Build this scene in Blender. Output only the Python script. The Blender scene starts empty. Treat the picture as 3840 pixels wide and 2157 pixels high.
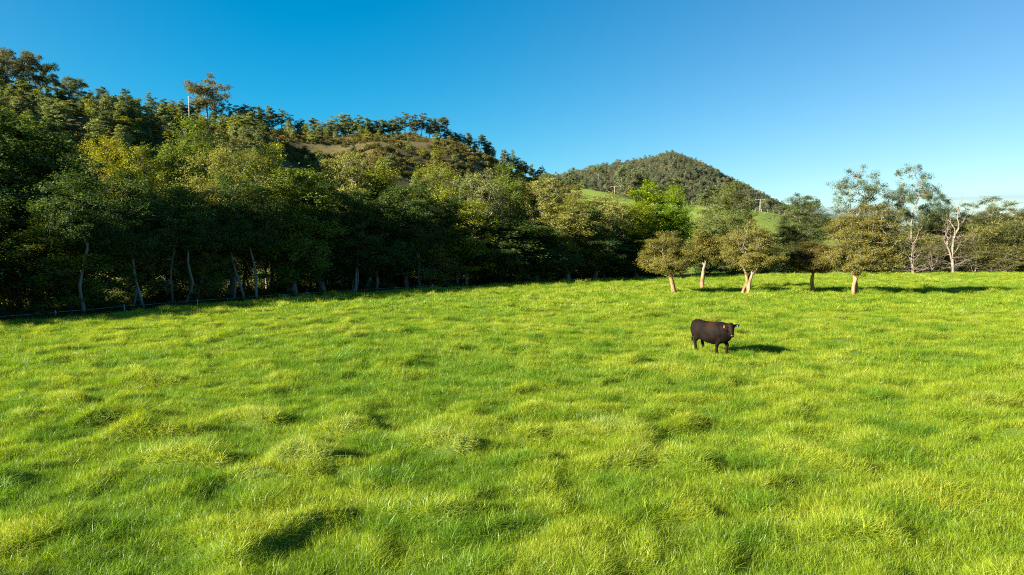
import bpy, bmesh, math, random
import numpy as np
from mathutils import Vector, Matrix

S = bpy.context.scene
COL = S.collection
R = math.radians
PI = math.pi

# ------------------------------------------------------------------ camera, sky, sun, exposure
CAM_H = 4.0
PITCH = R(3.46)
cam_d = bpy.data.cameras.new('camera')
cam = bpy.data.objects.new('camera', cam_d)
COL.objects.link(cam)
cam_d.sensor_width = 36.0
cam_d.lens = 24.0
cam_d.clip_start = 0.1
cam_d.clip_end = 6000
cam.location = (0, 0, CAM_H)
cam.rotation_euler = (PI / 2 - PITCH, 0, 0)
S.camera = cam

SUN_AZ = 246.0      # degrees clockwise from +Y
SUN_EL = 21.0
world = bpy.data.worlds.new('World')
S.world = world
world.use_nodes = True
wn, wl = world.node_tree.nodes, world.node_tree.links
bg = wn['Background']
sky = wn.new('ShaderNodeTexSky')
sky.sky_type = 'NISHITA'
sky.sun_disc = False
sky.sun_elevation = R(SUN_EL)
sky.sun_rotation = R(SUN_AZ)
sky.altitude = 100
sky.air_density = 1.0
sky.dust_density = 0.3
sky.ozone_density = 2.5
hs = wn.new('ShaderNodeHueSaturation')
hs.inputs['Saturation'].default_value = 1.185
hs.inputs['Value'].default_value = 0.78
# skylight is polarised a quarter turn away from the sun: the deep blue side of the sky
_az, _el = R(SUN_AZ), R(SUN_EL)
pc = wn.new('ShaderNodeTexCoord')
dt = wn.new('ShaderNodeVectorMath'); dt.operation = 'DOT_PRODUCT'
wl.new(pc.outputs['Generated'], dt.inputs[0])
dt.inputs[1].default_value = (math.sin(_az) * math.cos(_el), math.cos(_az) * math.cos(_el), math.sin(_el))
sq = wn.new('ShaderNodeMath'); sq.operation = 'MULTIPLY'
wl.new(dt.outputs['Value'], sq.inputs[0]); wl.new(dt.outputs['Value'], sq.inputs[1])
iv = wn.new('ShaderNodeMath'); iv.operation = 'SUBTRACT'; iv.inputs[0].default_value = 1.0
wl.new(sq.outputs[0], iv.inputs[1])
pol = wn.new('ShaderNodeMix'); pol.data_type = 'RGBA'
pw = wn.new('ShaderNodeMath'); pw.operation = 'POWER'; pw.inputs[1].default_value = 3.07
wl.new(iv.outputs[0], pw.inputs[0]); wl.new(pw.outputs[0], pol.inputs['Factor'])
pol.inputs['A'].default_value = (0.77, 0.825, 0.825, 1)
pol.inputs['B'].default_value = (0.44, 0.89, 1.0, 1)
pm = wn.new('ShaderNodeMix'); pm.data_type = 'RGBA'; pm.blend_type = 'MULTIPLY'; pm.inputs['Factor'].default_value = 1
wl.new(sky.outputs[0], pm.inputs['A']); wl.new(pol.outputs['Result'], pm.inputs['B'])
wl.new(pm.outputs['Result'], hs.inputs['Color'])
# a thin bank of far cloud low over the horizon
tc = wn.new('ShaderNodeTexCoord')
mp = wn.new('ShaderNodeMapping')
mp.inputs['Scale'].default_value = (3.0, 3.0, 42.0)
nz = wn.new('ShaderNodeTexNoise')
nz.inputs['Scale'].default_value = 1.6
nz.inputs['Detail'].default_value = 5
wl.new(tc.outputs['Generated'], mp.inputs[0])
wl.new(mp.outputs[0], nz.inputs['Vector'])
sep = wn.new('ShaderNodeSeparateXYZ')
wl.new(tc.outputs['Generated'], sep.inputs[0])
band = wn.new('ShaderNodeMapRange')
band.interpolation_type = 'SMOOTHSTEP'
for k, v in zip(('From Min', 'From Max', 'To Min', 'To Max'), (0.075, 0.045, 0.0, 1.0)):
    band.inputs[k].default_value = v
wl.new(sep.outputs['Z'], band.inputs['Value'])
cr = wn.new('ShaderNodeMapRange')
cr.interpolation_type = 'SMOOTHSTEP'
for k, v in zip(('From Min', 'From Max', 'To Min', 'To Max'), (0.42, 0.62, 0.0, 0.75)):
    cr.inputs[k].default_value = v
wl.new(nz.outputs['Fac'], cr.inputs['Value'])
mul = wn.new('ShaderNodeMath')
mul.operation = 'MULTIPLY'
wl.new(band.outputs[0], mul.inputs[0])
wl.new(cr.outputs[0], mul.inputs[1])
mixc = wn.new('ShaderNodeMix')
mixc.data_type = 'RGBA'
wl.new(mul.outputs[0], mixc.inputs['Factor'])
wl.new(hs.outputs[0], mixc.inputs['A'])
mixc.inputs['B'].default_value = (2.0, 2.35, 2.75, 1)
wl.new(mixc.outputs['Result'], bg.inputs['Color'])
bg.inputs['Strength'].default_value = 0.05

sun_d = bpy.data.lights.new('sun', 'SUN')
sun_d.energy = 5.0
sun_d.angle = R(0.53)
sun_d.color = (1.0, 0.90, 0.72)
sun = bpy.data.objects.new('sun', sun_d)
COL.objects.link(sun)
_a, _e = R(SUN_AZ), R(SUN_EL)
SUN_DIR = Vector((math.sin(_a) * math.cos(_e), math.cos(_a) * math.cos(_e), math.sin(_e)))
sun.rotation_euler = SUN_DIR.to_track_quat('Z', 'Y').to_euler()
sun.location = SUN_DIR * 200

S.view_settings.view_transform = 'Standard'
S.view_settings.look = 'None'
S.view_settings.exposure = 2.25
S.view_settings.gamma = 1.0
S.view_settings.use_curve_mapping = False
S.render.engine = 'CYCLES'
S.cycles.max_bounces = 6
S.cycles.diffuse_bounces = 3
S.cycles.glossy_bounces = 2
S.cycles.transmission_bounces = 4
S.cycles.caustics_reflective = False
S.cycles.caustics_refractive = False
S.cycles.use_denoising = False
S.cycles.use_adaptive_sampling = False
S.cycles.filter_width = 1.1

# ------------------------------------------------------------------ helpers
def smooth(t):
    t = np.clip(t, 0, 1)
    return t * t * (3 - 2 * t)

def _hash(ix, iy, seed):
    h = (ix.astype(np.int64) * 374761393 + iy.astype(np.int64) * 668265263 + seed * 974634777) & 0xFFFFFFFF
    h = ((h ^ (h >> 13)) * 1274126177) & 0xFFFFFFFF
    h = (h ^ (h >> 16)) & 0xFFFFFFFF
    return h / 4294967295.0

def noise(x, y, seed=0):
    """gradient noise, about -1..1"""
    x = np.asarray(x, float); y = np.asarray(y, float)
    ix = np.floor(x); iy = np.floor(y)
    fx = x - ix; fy = y - iy
    ux = fx * fx * fx * (fx * (fx * 6 - 15) + 10)
    uy = fy * fy * fy * (fy * (fy * 6 - 15) + 10)
    def g(dx, dy):
        a = _hash(ix + dx, iy + dy, seed) * 2 * PI
        return np.cos(a) * (fx - dx) + np.sin(a) * (fy - dy)
    a = g(0, 0) * (1 - ux) + g(1, 0) * ux
    b = g(0, 1) * (1 - ux) + g(1, 1) * ux
    return (a * (1 - uy) + b * uy) * 1.5

def pt(px, py, Y):
    """world point at depth Y seen at photograph pixel px, py"""
    b = 1078.5 - py
    yc = 2560 * math.cos(PITCH) + b * math.sin(PITCH)
    zc = -2560 * math.sin(PITCH) + b * math.cos(PITCH)
    return Vector(((px - 1920) / yc * Y, Y, CAM_H + zc / yc * Y))

def zat(py, Y):
    b = 1078.5 - np.asarray(py, float)
    return CAM_H + Y * (-2560 * math.sin(PITCH) + b * math.cos(PITCH)) / (2560 * math.cos(PITCH) + b * math.sin(PITCH))

def mesh_from(name, V, F, mat=None, smooth_shade=False, attrs=None):
    """V (n,3); F (m,k) array of polygons with the same corner count, or a list of such arrays"""
    me = bpy.data.meshes.new(name)
    V = np.asarray(V, np.float32)
    Fs = [np.asarray(f, np.int32) for f in (F if isinstance(F, list) else [F]) if len(f)]
    me.vertices.add(len(V))
    me.vertices.foreach_set('co', V.ravel())
    nl = sum(f.size for f in Fs); npoly = sum(len(f) for f in Fs)
    me.loops.add(nl)
    me.loops.foreach_set('vertex_index', np.concatenate([f.ravel() for f in Fs]))
    me.polygons.add(npoly)
    tot = np.concatenate([np.full(len(f), f.shape[1], np.int32) for f in Fs])
    st = np.zeros(npoly, np.int32); st[1:] = np.cumsum(tot)[:-1]
    me.polygons.foreach_set('loop_start', st)
    me.polygons.foreach_set('loop_total', tot)
    if smooth_shade:
        me.polygons.foreach_set('use_smooth', np.ones(npoly, bool))
    for k, a in (attrs or {}).items():
        at = me.attributes.new(k, 'FLOAT', 'POINT')
        at.data.foreach_set('value', np.asarray(a, np.float32))
    me.update(calc_edges=True)
    if mat:
        me.materials.append(mat)
    return me

def link(name, data, parent=None):
    o = bpy.data.objects.new(name, data)
    COL.objects.link(o)
    if parent:
        o.parent = parent
    return o

def tag(o, label=None, cat=None, group=None, kind=None):
    for k, v in (('label', label), ('category', cat), ('group', group), ('kind', kind)):
        if v:
            o[k] = v
    return o

# ------------------------------------------------------------------ materials
def new_mat(name):
    m = bpy.data.materials.new(name)
    m.use_nodes = True
    n, l = m.node_tree.nodes, m.node_tree.links
    n.clear()
    out = n.new('ShaderNodeOutputMaterial')
    return m, n, l, out

def leaf_mat(name, color=None, trans=0.35, gloss=0.018, tone=False, tr_tint=(1.25, 1.2, 0.5)):
    """foliage: per leaf 'tint' attribute; colour from the object (Object Info) unless given"""
    m, n, l, out = new_mat(name)
    if color is None:
        src = n.new('ShaderNodeObjectInfo').outputs['Color']
    else:
        rgb = n.new('ShaderNodeRGB'); rgb.outputs[0].default_value = (*color, 1); src = rgb.outputs[0]
    at = n.new('ShaderNodeAttribute'); at.attribute_name = 'tint'
    rp = n.new('ShaderNodeValToRGB')
    e = rp.color_ramp.elements
    e[0].position = 0.0; e[0].color = (0.62, 0.72, 0.75, 1)
    e[1].position = 1.0; e[1].color = (1.5, 1.32, 0.95, 1)
    l.new(at.outputs['Fac'], rp.inputs[0])
    mx = n.new('ShaderNodeMix'); mx.data_type = 'RGBA'; mx.blend_type = 'MULTIPLY'
    mx.inputs['Factor'].default_value = 1
    l.new(src, mx.inputs['A']); l.new(rp.outputs[0], mx.inputs['B'])
    if tone:          # each plant its own tone
        ta = n.new('ShaderNodeAttribute'); ta.attribute_name = 'tone'; ta.attribute_type = 'INSTANCER'
        tr = n.new('ShaderNodeValToRGB'); q = tr.color_ramp.elements
        q[0].position = 0; q[0].color = (.55, .62, .62, 1); q[1].position = 1; q[1].color = (1.5, 1.35, 1.1, 1)
        l.new(ta.outputs['Fac'], tr.inputs[0])
        m3 = n.new('ShaderNodeMix'); m3.data_type = 'RGBA'; m3.blend_type = 'MULTIPLY'; m3.inputs['Factor'].default_value = 1
        l.new(mx.outputs['Result'], m3.inputs['A']); l.new(tr.outputs[0], m3.inputs['B']); mx = m3
    d = n.new('ShaderNodeBsdfDiffuse'); l.new(mx.outputs['Result'], d.inputs['Color'])
    t = n.new('ShaderNodeBsdfTranslucent')
    tm = n.new('ShaderNodeMix'); tm.data_type = 'RGBA'; tm.blend_type = 'MULTIPLY'; tm.inputs['Factor'].default_value = 1
    l.new(mx.outputs['Result'], tm.inputs['A']); tm.inputs['B'].default_value = (*tr_tint, 1)
    l.new(tm.outputs['Result'], t.inputs['Color'])
    ms = n.new('ShaderNodeMixShader'); ms.inputs[0].default_value = trans
    l.new(d.outputs[0], ms.inputs[1]); l.new(t.outputs[0], ms.inputs[2])
    g = n.new('ShaderNodeBsdfGlossy'); g.inputs['Roughness'].default_value = 0.6
    g.inputs['Color'].default_value = (0.5, 0.5, 0.45, 1)
    m2 = n.new('ShaderNodeMixShader'); m2.inputs[0].default_value = gloss
    l.new(ms.outputs[0], m2.inputs[1]); l.new(g.outputs[0], m2.inputs[2])
    l.new(m2.outputs[0], out.inputs[0])
    return m

def bark_mat(name, c1, c2, scale=3.0, rough=0.85, stretch=0.15):
    m, n, l, out = new_mat(name)
    t = n.new('ShaderNodeTexCoord'); mp = n.new('ShaderNodeMapping'); mp.inputs['Scale'].default_value = (1, 1, stretch)
    nz = n.new('ShaderNodeTexNoise'); nz.inputs['Scale'].default_value = scale; nz.inputs['Detail'].default_value = 6
    nz.inputs['Roughness'].default_value = 0.65
    l.new(t.outputs['Object'], mp.inputs[0]); l.new(mp.outputs[0], nz.inputs['Vector'])
    rp = n.new('ShaderNodeValToRGB')
    rp.color_ramp.elements[0].position = 0.36; rp.color_ramp.elements[0].color = (*c1, 1)
    rp.color_ramp.elements[1].position = 0.62; rp.color_ramp.elements[1].color = (*c2, 1)
    l.new(nz.outputs['Fac'], rp.inputs[0])
    p = n.new('ShaderNodeBsdfPrincipled'); p.inputs['Roughness'].default_value = rough
    p.inputs['Specular IOR Level'].default_value = 0.2
    l.new(rp.outputs[0], p.inputs['Base Color'])
    b = n.new('ShaderNodeBump'); b.inputs['Strength'].default_value = 0.6; b.inputs['Distance'].default_value = 0.05
    l.new(nz.outputs['Fac'], b.inputs['Height']); l.new(b.outputs[0], p.inputs['Normal'])
    l.new(p.outputs[0], out.inputs[0])
    return m

def flat_mat(name, color, rough=0.7, metal=0.0, noise_amt=0.25, scale=8.0):
    m, n, l, out = new_mat(name)
    t = n.new('ShaderNodeTexCoord')
    nz = n.new('ShaderNodeTexNoise'); nz.inputs['Scale'].default_value = scale; nz.inputs['Detail'].default_value = 4
    l.new(t.outputs['Object'], nz.inputs['Vector'])
    rp = n.new('ShaderNodeValToRGB')
    rp.color_ramp.elements[0].position = 0.3; rp.color_ramp.elements[0].color = (*[c * (1 - noise_amt) for c in color], 1)
    rp.color_ramp.elements[1].position = 0.7; rp.color_ramp.elements[1].color = (*[min(1, c * (1 + noise_amt)) for c in color], 1)
    l.new(nz.outputs['Fac'], rp.inputs[0])
    p = n.new('ShaderNodeBsdfPrincipled'); p.inputs['Roughness'].default_value = rough; p.inputs['Metallic'].default_value = metal
    l.new(rp.outputs[0], p.inputs['Base Color']); l.new(p.outputs[0], out.inputs[0])
    return m

M_LEAF = leaf_mat('tree_leaves')
M_LEAF_FAR = leaf_mat('far_forest_leaves', (0.100, 0.122, 0.098), trans=0.25, tone=True)  # natural grey-green, shifted greyer and bluer so the colour stands in for haze
M_SCRUB = leaf_mat('hill_scrub_leaves', (0.105, 0.105, 0.040), trans=0.3, tone=True)
M_UNDER = leaf_mat('undergrowth_leaves', (0.045, 0.062, 0.018), trans=0.35)
M_BARK_GREY = bark_mat('pale_grey_bark', (0.095, 0.083, 0.066), (0.26, 0.23, 0.185), 2.5)
M_BARK_DARK = bark_mat('dark_bark', (0.05, 0.042, 0.033), (0.16, 0.13, 0.10), 4.0)
M_BARK_PAPER = bark_mat('paperbark', (0.12, 0.066, 0.036), (0.37, 0.23, 0.12), 5.0, stretch=0.3)
M_BARK_DEAD = bark_mat('weathered_dead_wood', (0.095, 0.074, 0.057), (0.22, 0.182, 0.148), 3.0)
M_STEEL = flat_mat('weathered_steel', (0.32, 0.33, 0.32), 0.6, 0.3)
M_WIRE = flat_mat('galvanised_wire', (0.30, 0.31, 0.30), 0.5, 0.4)
M_POST = flat_mat('weathered_timber', (0.26, 0.22, 0.175), 0.9)
M_ROCK = flat_mat('pale_rock', (0.15, 0.125, 0.095), 0.9, 0, 0.4, 1.2)

# ------------------------------------------------------------------ terrain
EDGE = np.array([(-46, 2), (-36, 15), (-30, 25), (-25.4, 33.9), (-23.1, 37.6), (-21, 43.2), (-18.1, 48.3), (-13.3, 55),
                 (-9.0, 60.0), (-3.1, 66.5), (2.3, 73.7), (8.6, 78.8), (16.8, 82.6), (26, 88), (39.8, 94.8), (75, 101), (120, 106)], float)

def edge_dist(x, y):
    """signed distance beyond the field's edge (positive towards the creek), and running length along it"""
    x = np.asarray(x, float); y = np.asarray(y, float)
    best = np.full(x.shape, 1e9); sgn = np.zeros(x.shape); run = np.zeros(x.shape); acc = 0.0
    for a, b in zip(EDGE[:-1], EDGE[1:]):
        d = b - a; L = np.hypot(*d)
        t = np.clip(((x - a[0]) * d[0] + (y - a[1]) * d[1]) / L ** 2, 0, 1)
        qx = x - a[0] - t * d[0]; qy = y - a[1] - t * d[1]
        q = np.hypot(qx, qy)
        s = d[0] * qy - d[1] * qx
        m = q < best
        best = np.where(m, q, best); sgn = np.where(m, np.sign(s), sgn); run = np.where(m, acc + t * L, run)
        acc += L
    return best * sgn, run

def edge_point(s, off):
    """point at running length s along the edge, off metres beyond it"""
    acc = 0.0
    for a, b in zip(EDGE[:-1], EDGE[1:]):
        d = b - a; L = np.hypot(*d)
        if s <= acc + L or b is EDGE[-1]:
            t = (s - acc) / L
            p = a + d * t
            n = np.array((-d[1], d[0])) / L
            return p + n * off
        acc += L
    return EDGE[-1]

def mounds(x, y):
    x = np.asarray(x, float); y = np.asarray(y, float)
    wx = x + 0.5 * noise(x / 1.7, y / 1.7, 31); wy = y + 0.5 * noise(x / 1.7, y / 1.7, 32)
    a = smooth((noise(wx / 1.5, wy / 1.0, 1) - 0.02) / 0.62)
    b = smooth((noise(wx / 0.95 + 7, wy / 0.75, 2) - 0.02) / 0.65)
    d = smooth((noise(wx / 2.4 + 3, wy / 1.2 + 9, 4) - 0.0) / 0.6)
    patch = 0.55 + 0.45 * smooth(noise(x / 6, y / 6, 9) + 0.55)
    near = 0.72 + 0.14 * smooth((19 - y) / 6)          # taller hummocks on the wetter near side
    return (0.22 * a + 0.13 * b + 0.14 * d) * patch * near

BARE = [(-15.5, 25.0, .5), (-16.6, 23.6, .35), (-13.1, 26.0, .3), (1.2, 18.6, .22), (-6.2, 20.5, .25)]   # small worn spots of bare earth

def bare(x, y):
    return np.maximum.reduce([np.exp(-((x - a) ** 2 + ((y - b) * 1.4) ** 2) / (r_ * r_)) for a, b, r_ in BARE])

LH = dict(px=[-900, -300, 0, 272, 427, 660, 854, 1000, 1180, 1440, 1557, 1698, 1769, 1840, 1933, 2004, 2100, 2250, 2400],
          py=[210, 255, 320, 376, 388, 432, 462, 478, 489, 503, 497, 517, 546, 580, 640, 667, 705, 800, 900],
          D=[170, 200, 230, 260, 275, 310, 325, 340, 355, 380, 390, 400, 407, 415, 430, 440, 450, 460, 460])
PH = dict(px=[1500, 2000, 2100, 2180, 2260, 2400, 2540, 2640, 2750, 2850, 2930, 3100, 3400, 3840, 4600],
          py=[700, 700, 708, 712, 722, 752, 768, 772, 784, 798, 815, 848, 878, 885, 890],
          D=[360, 360, 350, 345, 335, 300, 280, 270, 270, 270, 270, 280, 290, 300, 300])
MT = dict(px=[1200, 1800, 1950, 2100, 2200, 2280, 2350, 2400, 2450, 2510, 2560, 2650, 2700, 2780, 2850, 2930, 3000, 3100, 3300, 3500, 3840, 5200],
          py=[800, 730, 692, 677, 652, 635, 626, 616, 602, 585, 600, 637, 667, 707, 742, 782, 808, 838, 862, 864, 862, 850],
          D=[700, 700, 700, 720, 760, 800, 850, 880, 920, 950, 950, 950, 950, 950, 950, 950, 950, 950, 950, 950, 950, 950])
for P in (LH, PH, MT):
    P['u'] = (np.array(P['px'], float) - 1920) / 2560
    P['z'] = zat(P['py'], np.array(P['D'], float)) + 1.0
LH['z'] = LH['z'] - 2.6

def ridge(P, x, y, b0, power=1.0):
    u = x / np.maximum(y, 1.0)
    D = np.interp(u, P['u'], P['D']); Z = np.interp(u, P['u'], P['z'])
    B = b0(u)
    t = (y - B) / (D - B)
    up = smooth(np.clip(t, 0, 1)) ** 0.5 * np.clip(t, 0, 1) ** power
    h = np.where(t < 1, Z * up, Z * np.maximum(0.0, 1 - 0.55 * np.maximum(t - 1, 0) ** 1.3))
    return h - 1.0

def H(x, y):
    x = np.asarray(x, float); y = np.asarray(y, float)
    e, _ = edge_dist(x, y)
    base = 0.14 * noise(x / 24, y / 24, 5) * smooth((60 - y) / 40)
    field = base + mounds(x, y) * smooth(-e / 1.2 + 0.5)
    bank = -1.25 * smooth((e - 0.6) / 4.0)
    bank = np.where(x > 20, bank * smooth((70 - x) / 50) * 0.6, bank)
    h0 = field + bank
    # a spur and the gully beside it on the wooded hill
    u = x / np.maximum(y, 1.0); pxx = u * 2560 + 1920
    B_ = np.interp(u, [-0.9, -0.7, -0.3, 0.2], [85, 95, 130, 190])
    t_ = np.clip((y - B_) / (np.interp(u, LH['u'], LH['D']) - B_), 0, 1)
    win = np.sin(PI * np.clip((t_ - .2) / .72, 0, 1)) ** 2
    spur = win * (7.0 * np.exp(-((pxx - 960) / 90) ** 2) - 6.0 * np.exp(-((pxx - 1190) / 120) ** 2) + 5.0 * np.exp(-((pxx - 1420) / 90) ** 2)
                  + 5.0 * np.exp(-((pxx - 420) / 80) ** 2) - 4.0 * np.exp(-((pxx - 580) / 80) ** 2))
    hill = np.maximum.reduce([
        ridge(LH, x, y, lambda u: np.interp(u, [-0.9, -0.7, -0.3, 0.2], [85, 95, 130, 190]), 0.45) + spur,
        ridge(PH, x, y, lambda u: np.interp(u, [-0.3, 0.1, 0.4, 0.8], [150, 118, 125, 135]), 0.35),
        ridge(MT, x, y, lambda u: np.interp(u, [-0.3, 0.4], [420, 420]), 0.45)])
    rough = smooth((hill - 3) / 12)
    hill = hill + rough * (1.2 * noise(x / 30, y / 30, 6) + 0.5 * noise(x / 9, y / 9, 7))
    return np.where(hill > -0.9, np.maximum(h0, hill), h0)

def Hs(x, y):
    return float(H(np.array([x]), np.array([y]))[0])

def on_ground(px, py):
    """the point of the field that the photograph shows at px, py"""
    lo, hi = 6.0, 130.0
    ys = np.linspace(lo, hi, 1200)
    xs = np.array([pt(px, py, 1.0).x]) * ys
    zr = CAM_H + (pt(px, py, 1.0).z - CAM_H) * ys
    i = int(np.argmax(H(xs, ys) > zr))
    return float(xs[i]), float(ys[i])

def grid_mesh(name, x0, x1, y0, y1, step, mat, drop=None, attrs=None):
    nx = int((x1 - x0) / step) + 1; ny = int((y1 - y0) / step) + 1
    X, Y = np.meshgrid(np.linspace(x0, x1, nx), np.linspace(y0, y1, ny))
    Z = H(X.ravel(), Y.ravel()).reshape(X.shape)
    if drop is not None:
        Z = Z - drop(X, Y)
    V = np.stack([X.ravel(), Y.ravel(), Z.ravel()], 1)
    i = np.arange(nx * ny).reshape(ny, nx)
    F = np.stack([i[:-1, :-1].ravel(), i[:-1, 1:].ravel(), i[1:, 1:].ravel(), i[1:, :-1].ravel()], 1)
    at = {k: f(X.ravel(), Y.ravel()) for k, f in (attrs or {}).items()}
    return mesh_from(name, V, F, mat, True, at)

def pasture_mask(x, y):
    """where the far ground carries green pasture rather than scrub"""
    u = x / np.maximum(y, 1.0)
    D = np.interp(u, PH['u'], PH['D'])
    lim = D + 25 * noise(x / 40, y / 40, 12) + 8
    a = smooth((lim - y) / 12) * smooth((u - np.interp(u, [-0.9, 0.05, 0.1], [2, 0.02, 0.02])) / 0.03)
    low = smooth((np.interp(u, [-0.9, -0.7, -0.3, 0.2], [92, 105, 142, 200]) - y) / 12)
    far = smooth((u - 0.42) / 0.06) * smooth((900 - y) / 200)
    return np.clip(np.maximum.reduce([a, low, far]), 0, 1)

def soil_mask(x, y):
    """bare reddish earth in a few places of the hill"""
    px = x / np.maximum(y, 1.0) * 2560 + 1920
    D = np.interp((px - 1920) / 2560, LH['u'], LH['D']); f = y / D
    n_ = .6 + .6 * noise(x / 7, y / 7, 14)
    return np.clip(n_ * (np.exp(-((px - 960) / 60) ** 2 - ((f - .9) / .05) ** 2) + .7 * np.exp(-((px - 1790) / 60) ** 2 - ((f - .86) / .06) ** 2) + .5 * np.exp(-((px - 1590) / 90) ** 2 - ((f - .93) / .04) ** 2)), 0, 1)

def ground_mat():
    m, n, l, out = new_mat('pasture_soil')
    geo = n.new('ShaderNodeNewGeometry')
    nz = n.new('ShaderNodeTexNoise'); nz.inputs['Scale'].default_value = 0.9; nz.inputs['Detail'].default_value = 8
    l.new(geo.outputs['Position'], nz.inputs['Vector'])
    rp = n.new('ShaderNodeValToRGB')
    rp.color_ramp.elements[0].position = 0.3; rp.color_ramp.elements[0].color = (0.045, 0.085, 0.012, 1)
    rp.color_ramp.elements[1].position = 0.7; rp.color_ramp.elements[1].color = (0.095, 0.135, 0.022, 1)
    l.new(nz.outputs['Fac'], rp.inputs[0])
    # leaf litter beyond the bank
    at = n.new('ShaderNodeAttribute'); at.attribute_name = 'litter'
    mx = n.new('ShaderNodeMix'); mx.data_type = 'RGBA'
    l.new(at.outputs['Fac'], mx.inputs['Factor']); l.new(rp.outputs[0], mx.inputs['A']); mx.inputs['B'].default_value = (0.045, 0.036, 0.02, 1)
    p = n.new('ShaderNodeBsdfPrincipled'); p.inputs['Roughness'].default_value = 0.95; p.inputs['Specular IOR Level'].default_value = 0.1
    l.new(mx.outputs['Result'], p.inputs['Base Color']); l.new(p.outputs[0], out.inputs[0])
    return m

def hill_mat():
    m, n, l, out = new_mat('hill_ground')
    geo = n.new('ShaderNodeNewGeometry')
    def nse(s, d):
        z = n.new('ShaderNodeTexNoise'); z.inputs['Scale'].default_value = s; z.inputs['Detail'].default_value = d
        z.inputs['Roughness'].default_value = 0.65
        l.new(geo.outputs['Position'], z.inputs['Vector']); return z.outputs['Fac']
    r1 = n.new('ShaderNodeValToRGB')
    for pos, c in ((0.34, (0.035, 0.032, 0.014)), (0.5, (0.085, 0.072, 0.028)), (0.66, (0.115, 0.09, 0.042))):
        e = r1.color_ramp.elements[0] if pos == 0.34 else (r1.color_ramp.elements.new(pos) if pos == 0.5 else r1.color_ramp.elements[-1])
        e.position = pos; e.color = (*c, 1)
    l.new(nse(0.16, 8), r1.inputs[0])
    r2 = n.new('ShaderNodeValToRGB')
    r2.color_ramp.elements[0].position = 0.3; r2.color_ramp.elements[0].color = (0.10, 0.17, 0.02, 1)
    r2.color_ramp.elements[1].position = 0.7; r2.color_ramp.elements[1].color = (0.20, 0.25, 0.045, 1)
    l.new(nse(0.22, 7), r2.inputs[0])
    at = n.new('ShaderNodeAttribute'); at.attribute_name = 'pasture'
    mx = n.new('ShaderNodeMix'); mx.data_type = 'RGBA'
    l.new(at.outputs['Fac'], mx.inputs['Factor']); l.new(r1.outputs[0], mx.inputs['A']); l.new(r2.outputs[0], mx.inputs['B'])
    p = n.new('ShaderNodeBsdfPrincipled'); p.inputs['Roughness'].default_value = 0.95; p.inputs['Specular IOR Level'].default_value = 0.1
    so = n.new('ShaderNodeAttribute'); so.attribute_name = 'soil'
    mx2 = n.new('ShaderNodeMix'); mx2.data_type = 'RGBA'
    l.new(so.outputs['Fac'], mx2.inputs['Factor']); l.new(mx.outputs['Result'], mx2.inputs['A']); mx2.inputs['B'].default_value = (0.17, 0.085, 0.05, 1)
    l.new(mx2.outputs['Result'], p.inputs['Base Color'])
    b = n.new('ShaderNodeBump'); b.inputs['Strength'].default_value = 0.5; b.inputs['Distance'].default_value = 0.6
    l.new(nse(0.8, 6), b.inputs['Height']); l.new(b.outputs[0], p.inputs['Normal'])
    l.new(p.outputs[0], out.inputs[0])
    return m

def in_patch(X, Y):
    return 2.2 * smooth((np.minimum.reduce([X + 52, 108 - X, Y + 6, 118 - Y]) - 2) / 6)

tag(link('pasture_ground', grid_mesh('pasture_ground', -52, 108, -6, 118, 0.29, ground_mat(),
    attrs={'litter': lambda x, y: bare(x, y) + smooth((edge_dist(x, y)[0] - 2.5) / 2.5) * smooth((30 - edge_dist(x, y)[0]) / 6) * np.where(x > 22, 0.4, 1)})), kind='structure')
tag(link('hill_terrain', grid_mesh('hill_terrain', -1000, 1300, -160, 1500, 6.0, hill_mat(), in_patch,
    attrs={'pasture': pasture_mask, 'soil': soil_mask})), kind='structure')

# ------------------------------------------------------------------ scattered stuff (geometry nodes)
def proto_collection(name, meshes):
    c = bpy.data.collections.new(name)
    for i, me in enumerate(meshes):
        c.objects.link(bpy.data.objects.new('%s_%02d' % (name, i), me))
    return c

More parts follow.
